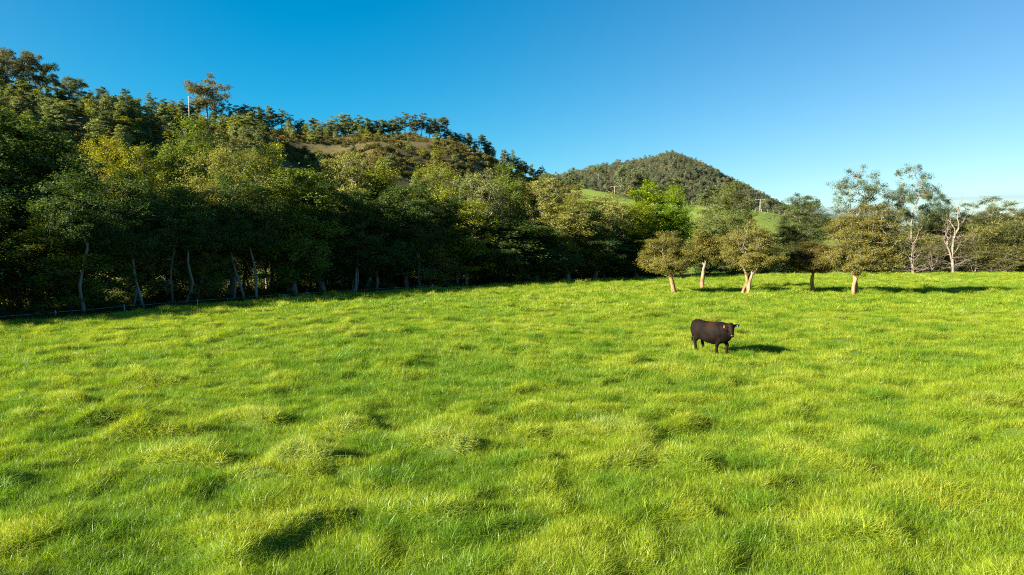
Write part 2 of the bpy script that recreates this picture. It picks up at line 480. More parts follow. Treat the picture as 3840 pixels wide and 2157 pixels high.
def scatter(name, P, rot, scl, var, coll, kind='stuff', label=None, cat=None, extra=None):
    n = len(P)
    me = bpy.data.meshes.new(name)
    me.vertices.add(n)
    me.vertices.foreach_set('co', np.asarray(P, np.float32).ravel())
    a = me.attributes.new('rot', 'FLOAT_VECTOR', 'POINT'); a.data.foreach_set('vector', np.asarray(rot, np.float32).ravel())
    a = me.attributes.new('scl', 'FLOAT_VECTOR', 'POINT'); a.data.foreach_set('vector', np.asarray(scl, np.float32).ravel())
    a = me.attributes.new('var', 'INT', 'POINT'); a.data.foreach_set('value', np.asarray(var, np.int32))
    for k, v in (extra or {}).items():
        a = me.attributes.new(k, 'FLOAT', 'POINT'); a.data.foreach_set('value', np.asarray(v, np.float32))
    o = link(name, me)
    ng = bpy.data.node_groups.new(name + '_scatter', 'GeometryNodeTree')
    ng.interface.new_socket('Geometry', in_out='INPUT', socket_type='NodeSocketGeometry')
    ng.interface.new_socket('Geometry', in_out='OUTPUT', socket_type='NodeSocketGeometry')
    N, L = ng.nodes, ng.links
    gi = N.new('NodeGroupInput'); go = N.new('NodeGroupOutput')
    ci = N.new('GeometryNodeCollectionInfo'); ci.inputs['Collection'].default_value = coll
    ci.inputs['Separate Children'].default_value = True; ci.inputs['Reset Children'].default_value = True
    ip = N.new('GeometryNodeInstanceOnPoints'); ip.inputs['Pick Instance'].default_value = True
    def na(nm, ty):
        q = N.new('GeometryNodeInputNamedAttribute'); q.data_type = ty; q.inputs['Name'].default_value = nm
        return [s for s in q.outputs if s.enabled and s.name == 'Attribute'][0]
    L.new(gi.outputs[0], ip.inputs['Points']); L.new(ci.outputs[0], ip.inputs['Instance'])
    L.new(na('var', 'INT'), ip.inputs['Instance Index'])
    L.new(na('rot', 'FLOAT_VECTOR'), ip.inputs['Rotation'])
    L.new(na('scl', 'FLOAT_VECTOR'), ip.inputs['Scale'])
    L.new(ip.outputs[0], go.inputs[0])
    md = o.modifiers.new('scatter', 'NODES'); md.node_group = ng
    tag(o, label, cat, kind=kind)
    return o

# ------------------------------------------------------------------ grass
def grass_mat():
    m, n, l, out = new_mat('pasture_grass_blades')
    at = n.new('ShaderNodeAttribute'); at.attribute_name = 'tint'
    sh = n.new('ShaderNodeAttribute'); sh.attribute_name = 'shade'; sh.attribute_type = 'INSTANCER'
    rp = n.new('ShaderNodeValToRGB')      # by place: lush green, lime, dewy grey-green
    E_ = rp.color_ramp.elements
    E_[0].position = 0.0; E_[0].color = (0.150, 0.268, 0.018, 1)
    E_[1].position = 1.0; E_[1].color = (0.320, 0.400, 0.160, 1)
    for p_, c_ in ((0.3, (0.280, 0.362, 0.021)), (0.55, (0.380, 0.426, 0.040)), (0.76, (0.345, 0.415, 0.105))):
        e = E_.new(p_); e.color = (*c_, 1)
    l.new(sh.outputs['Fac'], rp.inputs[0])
    r2 = n.new('ShaderNodeValToRGB')      # by blade: deep green .. straw
    E2 = r2.color_ramp.elements
    E2[0].position = 0.0; E2[0].color = (0.50, 0.66, 0.6, 1)
    E2[1].position = 1.0; E2[1].color = (1.35, 1.05, 1.6, 1)
    e = E2.new(0.85); e.color = (1.25, 1.18, 1.1, 1)
    l.new(at.outputs['Fac'], r2.inputs[0])
    mx = n.new('ShaderNodeMix'); mx.data_type = 'RGBA'; mx.blend_type = 'MULTIPLY'; mx.inputs['Factor'].default_value = 1
    l.new(rp.outputs[0], mx.inputs['A']); l.new(r2.outputs[0], mx.inputs['B'])
    d = n.new('ShaderNodeBsdfDiffuse'); l.new(mx.outputs['Result'], d.inputs['Color'])
    t = n.new('ShaderNodeBsdfTranslucent')
    tm = n.new('ShaderNodeMix'); tm.data_type = 'RGBA'; tm.blend_type = 'MULTIPLY'; tm.inputs['Factor'].default_value = 1
    l.new(mx.outputs['Result'], tm.inputs['A']); tm.inputs['B'].default_value = (1.15, 1.15, 0.45, 1)
    l.new(tm.outputs['Result'], t.inputs['Color'])
    ms = n.new('ShaderNodeMixShader'); ms.inputs[0].default_value = 0.5
    l.new(d.outputs[0], ms.inputs[1]); l.new(t.outputs[0], ms.inputs[2])
    g = n.new('ShaderNodeBsdfGlossy'); g.inputs['Roughness'].default_value = 0.4
    g.inputs['Color'].default_value = (0.8, 0.9, 0.8, 1)
    m2 = n.new('ShaderNodeMixShader'); m2.inputs[0].default_value = 0.022
    l.new(ms.outputs[0], m2.inputs[1]); l.new(g.outputs[0], m2.inputs[2])
    l.new(m2.outputs[0], out.inputs[0])
    return m

M_GRASS = grass_mat()

def tuft(seed, n, spread, h0, h1, width, bend, segs=3, lean=(0.0, 0.0)):
    r = np.random.default_rng(seed)
    ang = r.uniform(0, 2 * PI, n); rad = spread * np.sqrt(r.uniform(0, 1, n))
    bx, by = rad * np.cos(ang), rad * np.sin(ang)
    hgt = r.uniform(h0, h1, n)
    da = ang + r.normal(0, 1.0, n)
    bd = np.abs(r.normal(bend, bend * 0.5, n))
    dx, dy = np.cos(da) * bd + lean[0], np.sin(da) * bd + lean[1]
    wa = da + PI / 2 + r.normal(0, 0.5, n)
    V = []; F = []
    tt = np.linspace(0, 1, segs + 1)
    for k, t in enumerate(tt):
        cx = bx + dx * hgt * t ** 1.8; cy = by + dy * hgt * t ** 1.8
        cz = hgt * t * (1 - 0.28 * bd * t) - 0.02
        w = width * (1 - t) ** 0.6 * 0.5 if k < segs else 0 * t
        ox, oy = np.cos(wa) * w, np.sin(wa) * w
        if k < segs:
            V += [np.stack([cx - ox, cy - oy, cz], 1), np.stack([cx + ox, cy + oy, cz], 1)]
        else:
            V += [np.stack([cx, cy, cz], 1)]
    Vn = np.concatenate(V)
    i = np.arange(n)
    quads = [np.stack([i + 2 * k * n, i + (2 * k + 1) * n, i + (2 * k + 3) * n, i + (2 * k + 2) * n], 1) for k in range(segs - 1)]
    tri = np.stack([i + 2 * (segs - 1) * n, i + (2 * segs - 1) * n, i + 2 * segs * n], 1)
    tint = r.uniform(0, 0.85, n); tint[r.uniform(0, 1, n) < 0.05] = 1.0
    return mesh_from('grass_tuft', Vn, quads + [tri], M_GRASS, False, {'tint': np.tile(tint, 2 * segs + 1)})

tufts = [tuft(1, 46, .17, .08, .17, .0064, .7), tuft(2, 46, .18, .09, .20, .0062, .85), tuft(3, 44, .17, .08, .22, .006, 1.0, 4),
         tuft(4, 46, .16, .12, .26, .0062, .9, 4), tuft(5, 46, .17, .12, .30, .006, 1.2, 4, (.3, .1)), tuft(6, 44, .19, .07, .16, .0066, 1.1),
         tuft(7, 80, .34, .09, .20, .011, .8), tuft(8, 80, .36, .10, .24, .010, .9), tuft(9, 80, .36, .07, .17, .012, .9)]
def straw(seed):
    me = tuft(seed, 9, .12, .22, .42, .005, .55, 4)
    me.attributes['tint'].data.foreach_set('value', np.full(len(me.vertices), 1.0, np.float32)); return me
tufts += [straw(10), straw(11)]
GRASS_COL = proto_collection('grass_tuft', tufts)

def grass_points():
    r = np.random.default_rng(11)
    out = []
    for (y0, y1, dens, far) in ((4.5, 20, 105, 0), (20, 40, 50, 0), (40, 112, 10, 1)):
        um = 0.86
        area = um * (y1 ** 2 - y0 ** 2)
        n = int(area * dens)
        y = np.sqrt(r.uniform(y0 ** 2, y1 ** 2, n)); x = r.uniform(-um, um, n) * y
        e, _ = edge_dist(x, y)
        k = (e < 1.2 + r.normal(0, 0.5, n)) & (x < 105) & (r.uniform(0, 1, n) > 1.2 * bare(x, y))
        x, y = x[k], y[k]
        m = mounds(x, y)
        md = smooth(m / 0.34)
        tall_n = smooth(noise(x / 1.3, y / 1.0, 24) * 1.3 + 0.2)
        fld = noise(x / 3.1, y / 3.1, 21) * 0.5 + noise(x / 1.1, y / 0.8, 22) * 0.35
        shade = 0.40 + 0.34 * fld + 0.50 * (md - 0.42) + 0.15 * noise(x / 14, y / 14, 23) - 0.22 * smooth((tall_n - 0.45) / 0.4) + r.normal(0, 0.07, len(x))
        q = r.uniform(0, 1, len(x))
        tall = smooth(noise(x / 1.3, y / 1.0, 24) * 1.3 + md * 0.5 - 0.05)
        if far:
            v = np.where(q < tall * 0.8, 7, np.where(q < 0.6, 6, 8))
        else:
            v = np.where(q < tall * 0.7, 3 + (q * 37 % 2).astype(int), np.where(q < 0.85, (q * 53 % 3).astype(int), 5))
        st = (r.uniform(0, 1, len(x)) < 0.012 + 0.03 * smooth(noise(x / 2.5, y / 2.5, 27) * 2 - .3)) & (not far)
        v = np.where(st, 9 + (q * 91 % 2).astype(int), v)
        sc = r.uniform(0.8, 1.25, len(x)) * (0.8 + 0.3 * tall) * (1.0 if y0 < 10 else (1.15 if not far else 1.3))
        out.append((x, y, shade, v, sc))
    x, y, sh, v, sc = [np.concatenate(a) for a in zip(*out)]
    z = H(x, y) + .012
    # tufts lean with the slope they grow on
    ee = .12
    nx = -(H(x + ee, y) - H(x - ee, y)) / (2 * ee) + r.normal(0, .12, len(x)); ny = -(H(x, y + ee) - H(x, y - ee)) / (2 * ee) + r.normal(0, .12, len(x))
    N_ = np.stack([nx, ny, np.ones(len(x))], 1); N_ /= np.linalg.norm(N_, axis=1, keepdims=True)
    th = r.uniform(0, 2 * PI, len(x))
    t0 = np.stack([np.cos(th), np.sin(th), np.zeros(len(x))], 1)
    X_ = t0 - (t0 * N_).sum(1, keepdims=True) * N_; X_ /= np.linalg.norm(X_, axis=1, keepdims=True)
    Y_ = np.cross(N_, X_)
    rot = np.stack([np.arctan2(Y_[:, 2], N_[:, 2]), -np.arcsin(np.clip(X_[:, 2], -1, 1)), np.arctan2(X_[:, 1], X_[:, 0])], 1)
    scl = np.stack([sc * r.uniform(.9, 1.2, len(x)), sc * r.uniform(.9, 1.2, len(x)), sc * r.uniform(.8, 1.15, len(x))], 1)
    return np.stack([x, y, z], 1), rot, scl, v, sh

P_, ro_, sc_, va_, sh_ = grass_points()
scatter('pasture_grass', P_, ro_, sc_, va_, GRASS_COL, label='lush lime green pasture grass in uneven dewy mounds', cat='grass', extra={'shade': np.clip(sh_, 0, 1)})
N_GRASS = len(P_)

# ------------------------------------------------------------------ trees
class Geo:
    def __init__(self):
        self.V = []; self.F4 = []; self.n = 0
    def tube(self, pts, rad, sides=6):
        pts = np.asarray(pts, float); k = len(pts)
        rad = np.asarray(rad, float)
        tan = np.gradient(pts, axis=0); tan /= np.linalg.norm(tan, axis=1, keepdims=True) + 1e-9
        ref = np.array((1.0, 0, 0)) if abs(tan[0][2]) > 0.7 else np.array((0, 0, 1.0))
        u = np.cross(tan, ref); u /= np.linalg.norm(u, axis=1, keepdims=True) + 1e-9
        v = np.cross(tan, u)
        a = np.linspace(0, 2 * PI, sides, endpoint=False)
        ring = pts[:, None, :] + rad[:, None, None] * (np.cos(a)[None, :, None] * u[:, None, :] + np.sin(a)[None, :, None] * v[:, None, :])
        self.V.append(ring.reshape(-1, 3))
        i = np.arange(k * sides).reshape(k, sides) + self.n
        j = np.roll(i, -1, axis=1)
        self.F4.append(np.stack([i[:-1].ravel(), j[:-1].ravel(), j[1:].ravel(), i[1:].ravel()], 1))
        self.n += k * sides
    def build(self, name, mat, smooth_shade=True):
        return mesh_from(name, np.concatenate(self.V), np.concatenate(self.F4), mat, smooth_shade)

def kmeans(P, k, r):
    c = P[r.choice(len(P), k, replace=False)]
    for _ in range(6):
        d = ((P[:, None] - c[None]) ** 2).sum(2); lab = d.argmin(1)
        for i in range(k):
            if (lab == i).any():
                c[i] = P[lab == i].mean(0)
    return lab

def curve(a, b, da, r, n=6, wob=0.06):
    a = np.asarray(a, float); b = np.asarray(b, float)
    L = np.linalg.norm(b - a)
    t = np.linspace(0, 1, n)[:, None]
    c = a + np.asarray(da) * L * 0.45
    p = (1 - t) ** 2 * a + 2 * t * (1 - t) * c + t ** 2 * b
    w1 = r.normal(0, wob * L, 3); w2 = r.normal(0, wob * L * .6, 3); w3 = r.normal(0, wob * L * .35, 3)
    return p + w1 * np.sin(t * PI) + w2 * np.sin(t * 2 * PI) + w3 * np.sin(t * 3 * PI)

def grow(G, start, d, tips, rad, r, depth=0, twig=0.012, rmin=0.01, sides=6, limb=None):
    n = len(tips)
    if n <= 2 or depth > 7:
        for q in tips:
            p = curve(start, q, d, r, 5, 0.08)
            G.tube(p, np.linspace(max(rad * .6, twig), twig * 0.6, 5), 4)
        return
    k = 2 if n < 10 else (3 if r.uniform() < 0.6 else 2)
    lab = kmeans(tips, k, r)
    for i in range(k):
        sub = tips[lab == i]
        if not len(sub):
            continue
        c = sub.mean(0)
        f = r.uniform(0.42, 0.62)
        e = start + (c - start) * f
        rc = max(rad * (len(sub) / n) ** 0.42, twig * 1.4)
        if len(sub) <= 2:
            grow(G, start, d, sub, rc, r, 99, twig)
            continue
        p = curve(start, e, d, r, 6, 0.05)
        r1 = rc * 0.78
        G.tube(p, np.linspace(rc, r1, 6), sides if rc > 0.06 else 5)
        dn = p[-1] - p[-2]; dn /= np.linalg.norm(dn) + 1e-9
        grow(G, p[-1], dn, sub, r1, r, depth + 1, twig)

def sample_tips(r, n, lobes, shell=0.45, upper=0.25):
    """tips inside a set of ellipsoid lobes (cx, cy, cz, rx, ry, rz)"""
    lobes = np.asarray(lobes, float)
    w = (lobes[:, 3] * lobes[:, 4] * lobes[:, 5]) ** (2 / 3); w /= w.sum()
    L = lobes[r.choice(len(lobes), n, p=w)]
    d = r.normal(0, 1, (n, 3)); d[:, 2] += upper; d /= np.linalg.norm(d, axis=1, keepdims=True)
    q = (shell + (1 - shell) * r.uniform(0, 1, n) ** 0.6)[:, None]
    return L[:, :3] + d * q * L[:, 3:]

def leaves(r, tips, per, clump, size, aspect=0.5, flat=0.6, up=0.5, droop=0.0, centre=None, needle=False, cl_var=0.3):
    n = len(tips)
    cnt = np.maximum(3, (per * np.exp(r.normal(0, cl_var, n)))).astype(int)
    own = np.repeat(np.arange(n), cnt); N = len(own)
    cs = clump * np.exp(r.normal(0, 0.25, n))
    off = r.normal(0, 1, (N, 3)) * 0.55
    ln = np.linalg.norm(off, axis=1, keepdims=True); off = off / np.maximum(1, ln / 1.25)
    off *= cs[own][:, None]; off[:, 2] *= flat
    P = tips[own] + off
    nr = r.normal(0, 1, (N, 3)); nr[:, 2] += up * 1.6
    if centre is not None:
        o = P - centre; o /= np.linalg.norm(o, axis=1, keepdims=True) + 1e-6
        nr += o * 0.8
    nr /= np.linalg.norm(nr, axis=1, keepdims=True)
    t = r.normal(0, 1, (N, 3)); t[:, 2] -= droop
    t -= (t * nr).sum(1, keepdims=True) * nr if not needle else 0
    t /= np.linalg.norm(t, axis=1, keepdims=True) + 1e-9
    s = np.cross(nr, t); s /= np.linalg.norm(s, axis=1, keepdims=True) + 1e-9
    sz = (size * np.exp(r.normal(0, 0.25, N)))[:, None]
    a = P - t * sz * .5; b = P + t * sz * .5
    m = P - t * sz * .05
    V = np.stack([a, m + s * sz * aspect * .5, b, m - s * sz * aspect * .5], 1).reshape(-1, 3)
    F = np.arange(N * 4).reshape(N, 4)
    ct = r.uniform(0, 1, n)
    tint = np.clip(0.55 * ct[own] + 0.45 * r.uniform(0, 1, N), 0, 1)
    return V, F, np.repeat(tint, 4)

class TreeKind:
    pass

def make_tree(seed, h, trunk_h, lobes, n_tips=120, per=120, clump=0.6, leaf=0.16, aspect=0.5, trunk_r=0.2, lean=(0, 0), stems=1,
              shell=0.45, upper=0.25, flat=0.6, up=0.5, droop=0.0, needle=False, twig=0.012, bark=None, bare=0.0, flare=1.5, cl_var=0.3, spread=0.25, limb_frac=1.0):
    r = np.random.default_rng(seed)
    tips = sample_tips(r, n_tips, lobes, shell, upper)
    cen = tips.mean(0)
    G = Geo(); B = Geo()
    groups = kmeans(tips[:, :2] * np.array([1.0, 1.0]), stems, r) if stems > 1 else np.zeros(n_tips, int)
    for s in range(stems):
        tp = tips[groups == s]
        if not len(tp):
            continue
        a = 2 * PI * s / max(stems, 1) + r.uniform(0, 1)
        b0 = np.array((math.cos(a), math.sin(a), 0)) * (spread if stems > 1 else 0)
        top = np.array((lean[0] + (tp.mean(0)[0] - 0) * .25, lean[1] + tp.mean(0)[1] * .25, trunk_h * r.uniform(.85, 1.1) if stems > 1 else trunk_h))
        rr = trunk_r * (1 if stems == 1 else r.uniform(.6, .85))
        p = curve(b0 - np.array((0, 0, .5)), top, np.array((0, 0, 1.0)), r, 8, 0.025)
        rad = np.linspace(rr, rr * .72, 8); rad[0] *= flare; rad[1] *= 1 + (flare - 1) * .35
        G.tube(p, rad, 10)
        dn = p[-1] - p[-2]; dn /= np.linalg.norm(dn)
        # side limbs that leave the trunk below its top
        grow(B, p[-1] - dn * .03, dn, tp, rr * .72, r, 0, twig)
    lt = tips[r.uniform(0, 1, n_tips) >= bare]
    lv = leaves(r, lt, per, clump, leaf, aspect, flat, up, droop, cen, needle, cl_var)
    k = TreeKind()
    k.trunk = G.build('trunk', bark or M_BARK_GREY)
    k.limbs = B.build('limbs', M_BARK_GREY if bark is M_BARK_PAPER else bark or M_BARK_GREY)
    k.crown = mesh_from('crown', lv[0], lv[1], M_LEAF, False, {'tint': lv[2]})
    k.h = h
    zz = lv[0][:, 2]; k.top = float(np.percentile(zz, 99.7)); k.w = float(np.percentile(lv[0][:, 0], 99) - np.percentile(lv[0][:, 0], 1))
    return k

def plant(kind, name, x, y, height=None, width=None, rot=0.0, color=(.06, .07, .02), label=None, cat='tree', group=None, z=None, sink=0.1, rx=None):
    """one tree: an Empty at its base with trunk, limbs and crown below it"""
    e = bpy.data.objects.new(name, None); COL.objects.link(e)
    e.empty_display_size = 0.5
    zz = Hs(x, y) if z is None else z
    e.location = (x, y, zz - sink)
    sz = (height / kind.top) if height else 1.0
    sx = (width / kind.w) if width else sz
    e.scale = (sx, sx, sz); e.rotation_euler = (0, 0, rot)
    tag(e, label, cat, group)
    for nm in ('trunk', 'limbs', 'crown'):
        me = getattr(kind, nm, None)
        if me is not None:
            o = link(nm, me, e)
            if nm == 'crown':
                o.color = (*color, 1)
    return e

rng = random.Random(5)

# ---- kinds of tree
def lobes_dome(h, w, base, n, seed, fl=0.6):
    r = np.random.default_rng(seed); out = []
    for i in range(n):
        a = 2 * PI * i / n * 1.618 * n / 5 + r.uniform(0, .5); f = math.sqrt((i + .5) / n)
        x, y = math.cos(a) * f * w * .36, math.sin(a) * f * w * .36
        z = base + (h - base) * (1 - 0.45 * f ** 2) - (h - base) * .22
        s = w * r.uniform(.17, .26)
        out.append((x, y, z * r.uniform(.93, 1.0), s, s, s * fl))
    return out

def lobes_column(h, w, base, n, seed):
    r = np.random.default_rng(seed); out = []
    for i in range(n):
        t = (i + .5) / n
        z = base + (h - base) * t * .93
        prof = math.sin(PI * (0.18 + 0.72 * t)) ** 0.7
        a = i * 2.4 + r.uniform(0, .6)
        f = r.uniform(.15, .55) * prof
        s = w * .5 * prof * r.uniform(.45, .7)
        out.append((math.cos(a) * f * w * .5, math.sin(a) * f * w * .5, z, s, s, s * 1.0))
    return out

CREEK = [make_tree(100 + i, 13, [4.0, 3.2, 4.6, 3.6, 4.2, 2.8, 3.4][i],
                   lobes_column(13.2, [6.4, 7.2, 5.6, 7.6, 6.0, 6.8, 6.2][i], [2.7, 3.6, 2.1, 3.2, 3.8, 2.6, 3.2][i], [15, 14, 16, 15, 13, 16, 15][i], 50 + i),
                   n_tips=330, per=118, clump=.43, leaf=[.142, .13, .147, .134, .142, .134, .13][i], aspect=[.55, .5, .6, .45, .55, .5, .5][i],
                   flat=.9, trunk_r=[.2, .17, .22, .2, .16, .24, .19][i], stems=[1, 2, 1, 1, 2, 1, 3][i], bark=M_BARK_GREY, spread=.4, cl_var=.4) for i in range(7)]
# thin crowned pale limbed tree with foliage on the outside
SPARSE = [make_tree(140 + i, 13, 4.5, lobes_dome(13, 7.5, 5.0, 9, 70 + i, .8), n_tips=260, per=100, clump=.42, leaf=.135, aspect=.5, trunk_r=.2, twig=.022,
                    bark=M_BARK_GREY, shell=.72, bare=.12, stems=[1, 2][i], spread=.3) for i in range(2)]
# hill eucalypts: low detail
HILL = [make_tree(200 + i, 10, 3.0, lobes_column(10, [5.0, 4.2, 5.8, 3.4][i], [1.6, 2.6, 1.2, 1.4][i], 11, 80 + i), n_tips=90, per=40, clump=.52, leaf=.36, aspect=.5,
                  trunk_r=.14, bark=M_BARK_DARK, cl_var=.3) for i in range(4)]
SLIM = [make_tree(220 + i, 12, 7.5, lobes_column(12, [3.6, 4.4, 3.2][i], [5.0, 4.2, 3.6][i], 9, 90 + i), n_tips=70, per=38, clump=.46, leaf=.32, aspect=.5,
                  trunk_r=.12, bark=M_BARK_GREY, stems=[1, 1, 2][i]) for i in range(3)]
FLAT = [make_tree(230 + i, 12, 5.5, lobes_dome(12, [10, 9][i], 7.0, [10, 8][i], 95 + i, .5), n_tips=90, per=60, clump=.8, leaf=.33, aspect=.45, trunk_r=.2, shell=.6,
                  bark=M_BARK_GREY, stems=[2, 1][i], spread=.3, twig=.03) for i in range(2)]
BUSH = [make_tree(240 + i, 6, 1.0, lobes_column(6, 5.2, .8, 8, 99 + i), n_tips=50, per=60, clump=.7, leaf=.34, aspect=.45, trunk_r=.12, bark=M_BARK_DARK, stems=2) for i in range(2)]
EUC = [make_tree(250 + i, 16, 7.0, lobes_dome(16, [10, 7.5][i], 7.5, [11, 9][i], 105 + i, .62), n_tips=190, per=130, clump=.66, leaf=.17, aspect=.38, trunk_r=.2, shell=.6,
                 bark=M_BARK_GREY, stems=1, droop=.6, twig=.025, bare=.1) for i in range(2)]
def lobes_gum(h, w, base, n, seed):
    r = np.random.default_rng(seed); out = []
    while len(out) < n:
        p = r.uniform(-1, 1, 3)
        q = p[0] ** 2 + p[1] ** 2 + p[2] ** 2
        if q > 1 or q < .18 or (p[2] < -.2 and np.hypot(p[0], p[1]) > .75):
            continue
        s = w * r.uniform(.075, .125)
        out.append((p[0] * w * .44, p[1] * w * .44, (base + h) / 2 + p[2] * (h - base) / 2 * .92, s * 1.1, s * 1.1, s * .85))
    return out
GUM = [make_tree(280 + i, 16, 6.5, lobes_gum(16, [9.5, 7.0, 8.0][i], [6.0, 5.0, 6.5][i], [36, 34, 30][i], 300 + i), n_tips=240, per=70, clump=.46, leaf=.16, aspect=.4, trunk_r=.2,
                 shell=.3, bark=M_BARK_GREY, droop=.5, twig=.022, flat=.8) for i in range(3)]
GUMFAR = [make_tree(290 + i, 12, 4.5, lobes_gum(12, [9.5, 8.0][i], [3.8, 4.6][i], [44, 38][i], 310 + i), n_tips=240, per=48, clump=.5, leaf=.28, aspect=.4, trunk_r=.16,
                    shell=.3, bark=M_BARK_GREY, twig=.03, flat=.8, stems=[1, 2][i], spread=.3) for i in range(2)]
CASU = [make_tree(260 + i, 8, 2.0, lobes_column(8, [5.6, 4.8][i], .9, 12, 110 + i), n_tips=130, per=130, clump=.6, leaf=.34, aspect=.10, trunk_r=.13, needle=True, droop=.35,
                  bark=M_BARK_DARK, flat=.9, stems=[1, 2][i]) for i in range(2)]

# ---- the creek forest
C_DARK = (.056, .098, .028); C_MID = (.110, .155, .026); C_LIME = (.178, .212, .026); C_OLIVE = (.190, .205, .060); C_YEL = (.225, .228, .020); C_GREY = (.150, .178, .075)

def creek(px, top, Y, wpx, kind, color, label, name='creek_tree', group=None, rot=None):
    x = (px - 1920) / 2560 * Y * 1.0018
    z0 = Hs(x, Y)
    zt = float(zat(top, Y))
    return plant(kind, name, x, Y, zt - z0 + .1, wpx / 2560 * Y, rng.uniform(0, 6.28) if rot is None else rot, color, label, 'tree', group)

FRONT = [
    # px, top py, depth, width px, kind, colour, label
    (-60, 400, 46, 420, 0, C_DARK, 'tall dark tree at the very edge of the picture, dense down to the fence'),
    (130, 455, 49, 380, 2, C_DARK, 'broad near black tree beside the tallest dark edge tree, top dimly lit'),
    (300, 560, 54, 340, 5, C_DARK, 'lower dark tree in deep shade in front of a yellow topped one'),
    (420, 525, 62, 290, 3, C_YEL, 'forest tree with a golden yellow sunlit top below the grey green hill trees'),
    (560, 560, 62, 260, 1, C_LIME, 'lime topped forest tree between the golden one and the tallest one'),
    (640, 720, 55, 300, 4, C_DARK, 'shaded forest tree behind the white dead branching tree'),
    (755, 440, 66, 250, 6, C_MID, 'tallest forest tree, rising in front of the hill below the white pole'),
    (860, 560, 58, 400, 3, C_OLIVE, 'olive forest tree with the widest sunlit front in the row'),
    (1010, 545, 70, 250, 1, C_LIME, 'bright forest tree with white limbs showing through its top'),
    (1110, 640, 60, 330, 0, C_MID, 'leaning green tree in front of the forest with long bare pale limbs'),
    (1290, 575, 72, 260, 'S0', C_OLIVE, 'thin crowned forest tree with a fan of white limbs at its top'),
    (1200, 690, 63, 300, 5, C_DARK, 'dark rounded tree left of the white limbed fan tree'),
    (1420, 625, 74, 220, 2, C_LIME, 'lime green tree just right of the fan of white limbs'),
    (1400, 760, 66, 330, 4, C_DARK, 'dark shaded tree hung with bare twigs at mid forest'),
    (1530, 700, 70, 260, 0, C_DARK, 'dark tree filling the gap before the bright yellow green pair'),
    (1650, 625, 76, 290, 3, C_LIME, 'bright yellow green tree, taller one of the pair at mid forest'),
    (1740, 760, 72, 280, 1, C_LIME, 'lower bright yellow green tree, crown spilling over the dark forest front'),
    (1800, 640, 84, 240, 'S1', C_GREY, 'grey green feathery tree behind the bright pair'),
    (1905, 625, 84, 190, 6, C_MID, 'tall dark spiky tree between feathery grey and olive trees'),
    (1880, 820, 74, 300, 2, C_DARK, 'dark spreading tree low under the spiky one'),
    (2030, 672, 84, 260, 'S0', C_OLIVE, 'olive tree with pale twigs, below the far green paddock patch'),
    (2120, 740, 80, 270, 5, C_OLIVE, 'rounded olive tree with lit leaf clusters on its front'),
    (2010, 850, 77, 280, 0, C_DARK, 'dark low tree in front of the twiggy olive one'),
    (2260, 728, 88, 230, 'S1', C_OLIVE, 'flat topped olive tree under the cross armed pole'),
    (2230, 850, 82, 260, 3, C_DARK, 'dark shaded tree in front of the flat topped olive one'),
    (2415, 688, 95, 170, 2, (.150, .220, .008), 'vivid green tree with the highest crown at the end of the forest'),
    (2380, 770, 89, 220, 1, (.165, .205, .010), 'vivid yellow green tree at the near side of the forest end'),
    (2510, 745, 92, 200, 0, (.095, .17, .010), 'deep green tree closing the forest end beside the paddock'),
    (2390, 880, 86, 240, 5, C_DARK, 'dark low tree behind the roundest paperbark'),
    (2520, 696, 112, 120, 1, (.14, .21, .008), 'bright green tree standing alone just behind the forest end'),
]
def kind_of(k):
    return SPARSE[int(k[1])] if isinstance(k, str) else CREEK[k]
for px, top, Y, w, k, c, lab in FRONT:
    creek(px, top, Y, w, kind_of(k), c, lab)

# fill the depth of the wood: rows along the edge
GF = 'unremarkable trees filling the creek forest'
s = 6.0
row = 0
cr = random.Random(21)
for row, (off, step, hh) in enumerate(((7.5, 7.5, 9.0), (13.0, 5.5, 11.0), (18.5, 6.0, 11.5))):
    s = 4.0 + off * .2
    while s < 118:
        p = edge_point(s, off + cr.uniform(-1.5, 1.5))
        s += step * cr.uniform(.8, 1.25)
        if p[1] < 18 or p[0] > 19:
            continue
        ci = cr.randrange(4); c = [C_DARK, C_DARK, C_MID, C_OLIVE][ci]
        plant(CREEK[cr.randrange(7)], 'creek_tree', p[0], p[1], hh * cr.uniform(.75, 1.08), cr.uniform(5, 7), cr.uniform(0, 6.28), c,
              '%s forest tree %s, %s' % (['dark', 'dark', 'mid green', 'olive'][ci], ['close behind the fence', 'in the middle of the wood', 'at the back of the wood'][row],
              (lambda q: 'by the edge of the picture' if q < 200 else 'around the golden topped tree' if q < 600 else 'around the tallest forest tree' if q < 950 else 'around the white limbed fan tree' if q < 1400
               else 'around the bright yellow green pair' if q < 1850 else 'near the forest end')(1920 + 2560 * p[0] / p[1])), 'tree', GF)

